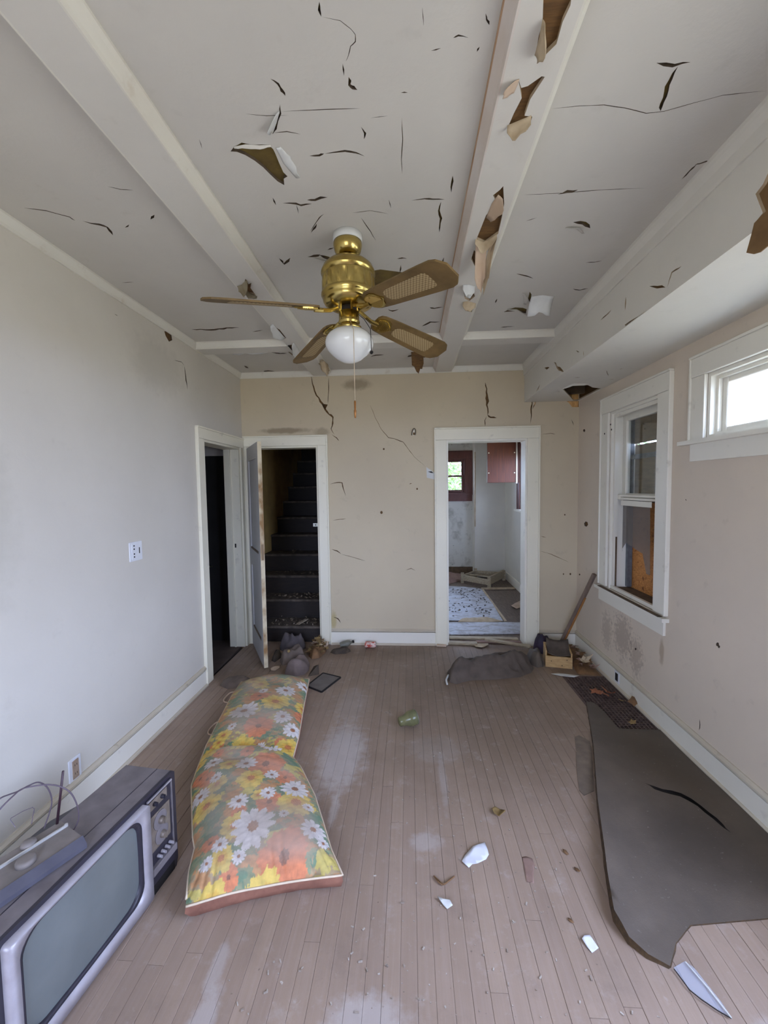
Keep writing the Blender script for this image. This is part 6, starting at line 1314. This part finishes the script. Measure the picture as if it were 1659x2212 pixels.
# ------------------------------------------------------------------ far right corner: garment, bags, box, stake
M_garm = simple('brown_garment', srgb(98, 86, 76), srgb(76, 66, 58), 9, 0.95, bump=0.4)
ol = [(2.00, 3.32), (2.06, 3.29), (2.11, 3.32), (2.20, 3.36), (2.40, 3.38), (2.60, 3.43), (2.72, 3.52), (2.765, 3.60), (2.745, 3.70), (2.74, 3.82), (2.64, 3.80), (2.42, 3.74), (2.22, 3.66), (2.08, 3.60), (2.00, 3.50)]
def gh(x, y, e):
    k = min(1, e / 0.10); k = k * (2 - k); t = (x - 2.0) / 0.8
    ax_ = 3.46 + 0.26 * t
    ridge = math.exp(-((y - ax_ + 0.06) / 0.07) ** 2) * 0.10 + math.exp(-((y - ax_ - 0.09) / 0.05) ** 2) * 0.07
    return 0.006 * min(1, e * 60) + k * (0.026 + ridge * (1.0 + 0.7 * n3(x * 7, y * 7, 1)) + 0.03 * max(0, 1 - 3 * abs(n3(x * 7 + 4, y * 11, 3))) + 0.016 * n3(x * 20, y * 20, 3))
gar = heap('crumpled_coat', ol, gh, M_garm, None, 0.016, True, 0.0, 0.0, (2.4, 3.5, 0), 4)
tag(gar, 'crumpled dark brown coat sprawled on the floor below the right doorway', 'coat')
m = MB(); m.tube(smoothpts([fl(966, 1478, .012), fl(964, 1468, .016), fl(969, 1458, .022)]), 0.008, 8); m.build('white_cuff', M_white, gar, True)
M_bag = simple('grey_leather', srgb(100, 88, 76), srgb(78, 69, 60), 14, 0.8, bump=0.2)
cloth('grey_bag', [(2.755, 3.70), (2.80, 3.62), (2.862, 3.64), (2.885, 3.74), (2.88, 3.86), (2.82, 3.90), (2.76, 3.84)], 0.15, M_bag, 'slumped dark grey bag between the coat and the wooden box', 'bag', 37, 12)
M_purple = simple('purple_cloth', srgb(62, 44, 70), srgb(34, 28, 40), 9, 0.7)
cloth('dark_bundle', [(2.895, 3.93), (2.98, 3.92), (3.05, 3.97), (3.05, 4.08), (2.92, 4.09), (2.87, 4.0)], 0.20, M_purple, 'dark purple bundle in the corner behind the grey bag', 'bundle', 36, 9)
wb = thing('wooden_box', 'small pale wooden box with curled sandpaper lining in the far right corner', 'box', (2.98, 3.72, 0))
M_pine = simple('pine', srgb(198, 164, 112), srgb(170, 134, 86), 6, 0.65, stretch=(2, 10, 10), bump=0.15)
o_ = Vector((2.878, 3.640, 0.002)); ux = Vector((0.214, -0.047, 0)); uy = Vector((0.045, 0.205, 0)); hz_ = Vector((0, 0, 0.098)); a1 = ux.normalized() * 0.011; b1_ = uy.normalized() * 0.011
for nm, oo, A, B, Hh in (('front_board', o_, ux, b1_, hz_), ('back_board', o_ + uy - b1_, ux, b1_, hz_ * 1.5), ('side_board', o_ + b1_, a1, uy - b1_ * 2, hz_ * 1.45), ('side_board', o_ + ux - a1 + b1_, a1, uy - b1_ * 2, hz_ * 1.35), ('bottom_board', o_ + a1 + b1_, ux - a1 * 2, uy - b1_ * 2, Vector((0, 0, 0.009)))):
    m = MB(); m.obox(oo, A, B, Hh); m.build(nm, M_pine, wb)
for (s, z) in ((0.22, 0.055), (0.62, 0.022), (0.8, 0.075)):
    m = MB(); m.lathe([(0.005, 0), (0.0045, 0.001), (0, 0.001)], o_ + ux * s - b1_ * 0.02 + Vector((0, 0, z)), 8, (0, -1, 0)); m.build('knot', M_rot, wb)
rows = []
for i in range(9):
    t = i / 8; row = []
    for j in range(7):
        s = j / 6; row.append(o_ + ux * (0.10 + 0.86 * s) + uy * (0.08 + 0.9 * t) + Vector((0, 0, 0.098 + 0.022 * (2 * s - 1) ** 2 + 0.075 * t ** 1.4 - 0.018 * math.sin(math.pi * t))))
    rows.append(row)
m = MB(); m.grid(rows); lo_ = m.build('curled_sheet', M_garm, wb, True); sm = lo_.modifiers.new('thick', 'SOLIDIFY'); sm.thickness = 0.003
sa, sb = Vector((3.085, 3.95, 0.012)), Vector((3.297, 3.665, 0.822))
stk = thing('wooden_stake', 'weathered wooden stake leaning from the corner against the boarded window sill', 'stake', sa)
m = MB(); m.bar(sa, sb, 0.034, 0.030, (0.4, -0.9, 0), 0.004); m.build('shaft', simple('weathered_wood', srgb(128, 108, 92), srgb(104, 88, 78), 8, 0.85, stretch=(4, 4, 1), bump=0.4), stk)
m = MB(); m.bar(sa.lerp(sb, 0.02) + Vector((0.010, -0.014, 0)), sa.lerp(sb, 0.72) + Vector((0.010, -0.014, 0)), 0.016, 0.016, (0.4, -0.9, 0)); m.build('split_face', simple('split_wood', srgb(176, 122, 62), srgb(140, 92, 48), 9, 0.8, stretch=(4, 4, 1), bump=0.4), stk)
# lath and boards on the kitchen doorsill
M_plank = simple('old_plank', srgb(186, 172, 146), srgb(146, 130, 106), 9, 0.8, stretch=(1.5, 8, 8), bump=0.3)
def plank(p, q, w, h, label, mat=M_plank, name='loose_lath'):
    p, q = Vector(p), Vector(q); o3 = (p + q) / 2; m = MB(); m.bar(p, q, w, h, chamfer=min(w, h) * 0.2); return tag(m.build(name, mat, None, False, None, o3), label, 'lath')
plank((2.44, 4.14, 0.058), (2.86, 4.02, 0.032), 0.045, 0.022, 'long pale lath slanting out of the right doorway onto the floor')
plank((2.07, 4.15, 0.014), (2.36, 4.13, 0.014), 0.055, 0.024, 'short pale board across the left end of the kitchen doorsill')
plank((2.10, 4.31, 0.010), (2.80, 4.27, 0.014), 0.06, 0.02, 'worn board lying across the kitchen doorway just inside')
plank((2.36, 4.20, 0.011), (2.80, 4.16, 0.022), 0.05, 0.018, 'thin board under the slanting lath on the doorsill', M_brownscrap)
scrap('linoleum_scrap', [(1020, 1395), (1036, 1391), (1054, 1392), (1056, 1397), (1040, 1402), (1028, 1399)], 'broken tan linoleum scrap on the kitchen doorsill', 'linoleum', M_tan, 0.004, 0.02, seed=41)
plank((1.95, 4.085, 0.012), (2.045, 4.075, 0.012), 0.03, 0.022, 'small salmon block at the foot of the doorway casing', M_salmon, 'wood_block')
# upturned crate in the kitchen
kc_ = thing('wooden_crate', 'broken wooden tray frame on the kitchen floor beyond the doorway', 'crate', (2.97, 7.0, 0))
A_, B_, C_, D_ = Vector((2.56, 6.86, 0)), Vector((2.93, 6.50, 0)), Vector((3.28, 7.05, 0)), Vector((2.83, 7.22, 0))
for i, (p, q) in enumerate(((A_, B_), (B_, C_), (C_, D_), (D_, A_))):
    hz0, hz1 = (0.045, 0.135) if i != 1 else (0.05, 0.18)
    m = MB(); m.bar(p + Vector((0, 0, (hz0 + hz1) / 2)), q + Vector((0, 0, (hz0 + hz1) / 2)), 0.03, hz1 - hz0, chamfer=0.004); m.build('side_rail', M_plank, kc_)
for p in (A_, B_, C_, D_): m = MB(); m.bar(p, p + Vector((0, 0, 0.17)), 0.05, 0.05, (1, 0, 0), 0.006); m.build('corner_post', M_plank, kc_)
m = MB(); m.bar(A_.lerp(D_, 0.5) + Vector((0, 0, .11)), B_.lerp(C_, 0.5) + Vector((0, 0, .11)), 0.04, 0.02); m.build('cross_slat', M_plank, kc_)
cloth('kitchen_rubble', [(2.05, 6.76), (2.3, 6.75), (2.50, 6.95), (2.6, 7.1), (2.74, 7.26), (2.7, 7.45), (2.1, 7.48)], 0.10, M_brownscrap, 'brown rubble heap below the kitchen window', 'rubble', 44, 9)['kind'] = 'stuff'
scrap('paper_scrap', [(1104, 1312), (1112, 1304), (1124, 1300), (1126, 1312), (1116, 1316)], 'crumpled pale paper on the kitchen boards at the right door jamb', 'paper', M_salmon, 0.004, 0.05, seed=46)
m = MB()
for i in range(160):
    p = Vector((rl.uniform(2.0, 2.75), rl.uniform(4.95, 6.35), 0.028)); s = rl.uniform(0.008, 0.03); a = rl.uniform(0, 6.28)
    m.obox(p, (s * math.cos(a), s * math.sin(a), 0), (-s * .5 * math.sin(a), s * .5 * math.cos(a), 0), (0, 0, 0.006))
tag(m.build('kitchen_litter', M_darkcloth), 'dark litter scattered over the flaking kitchen floor', 'debris', None, 'stuff')
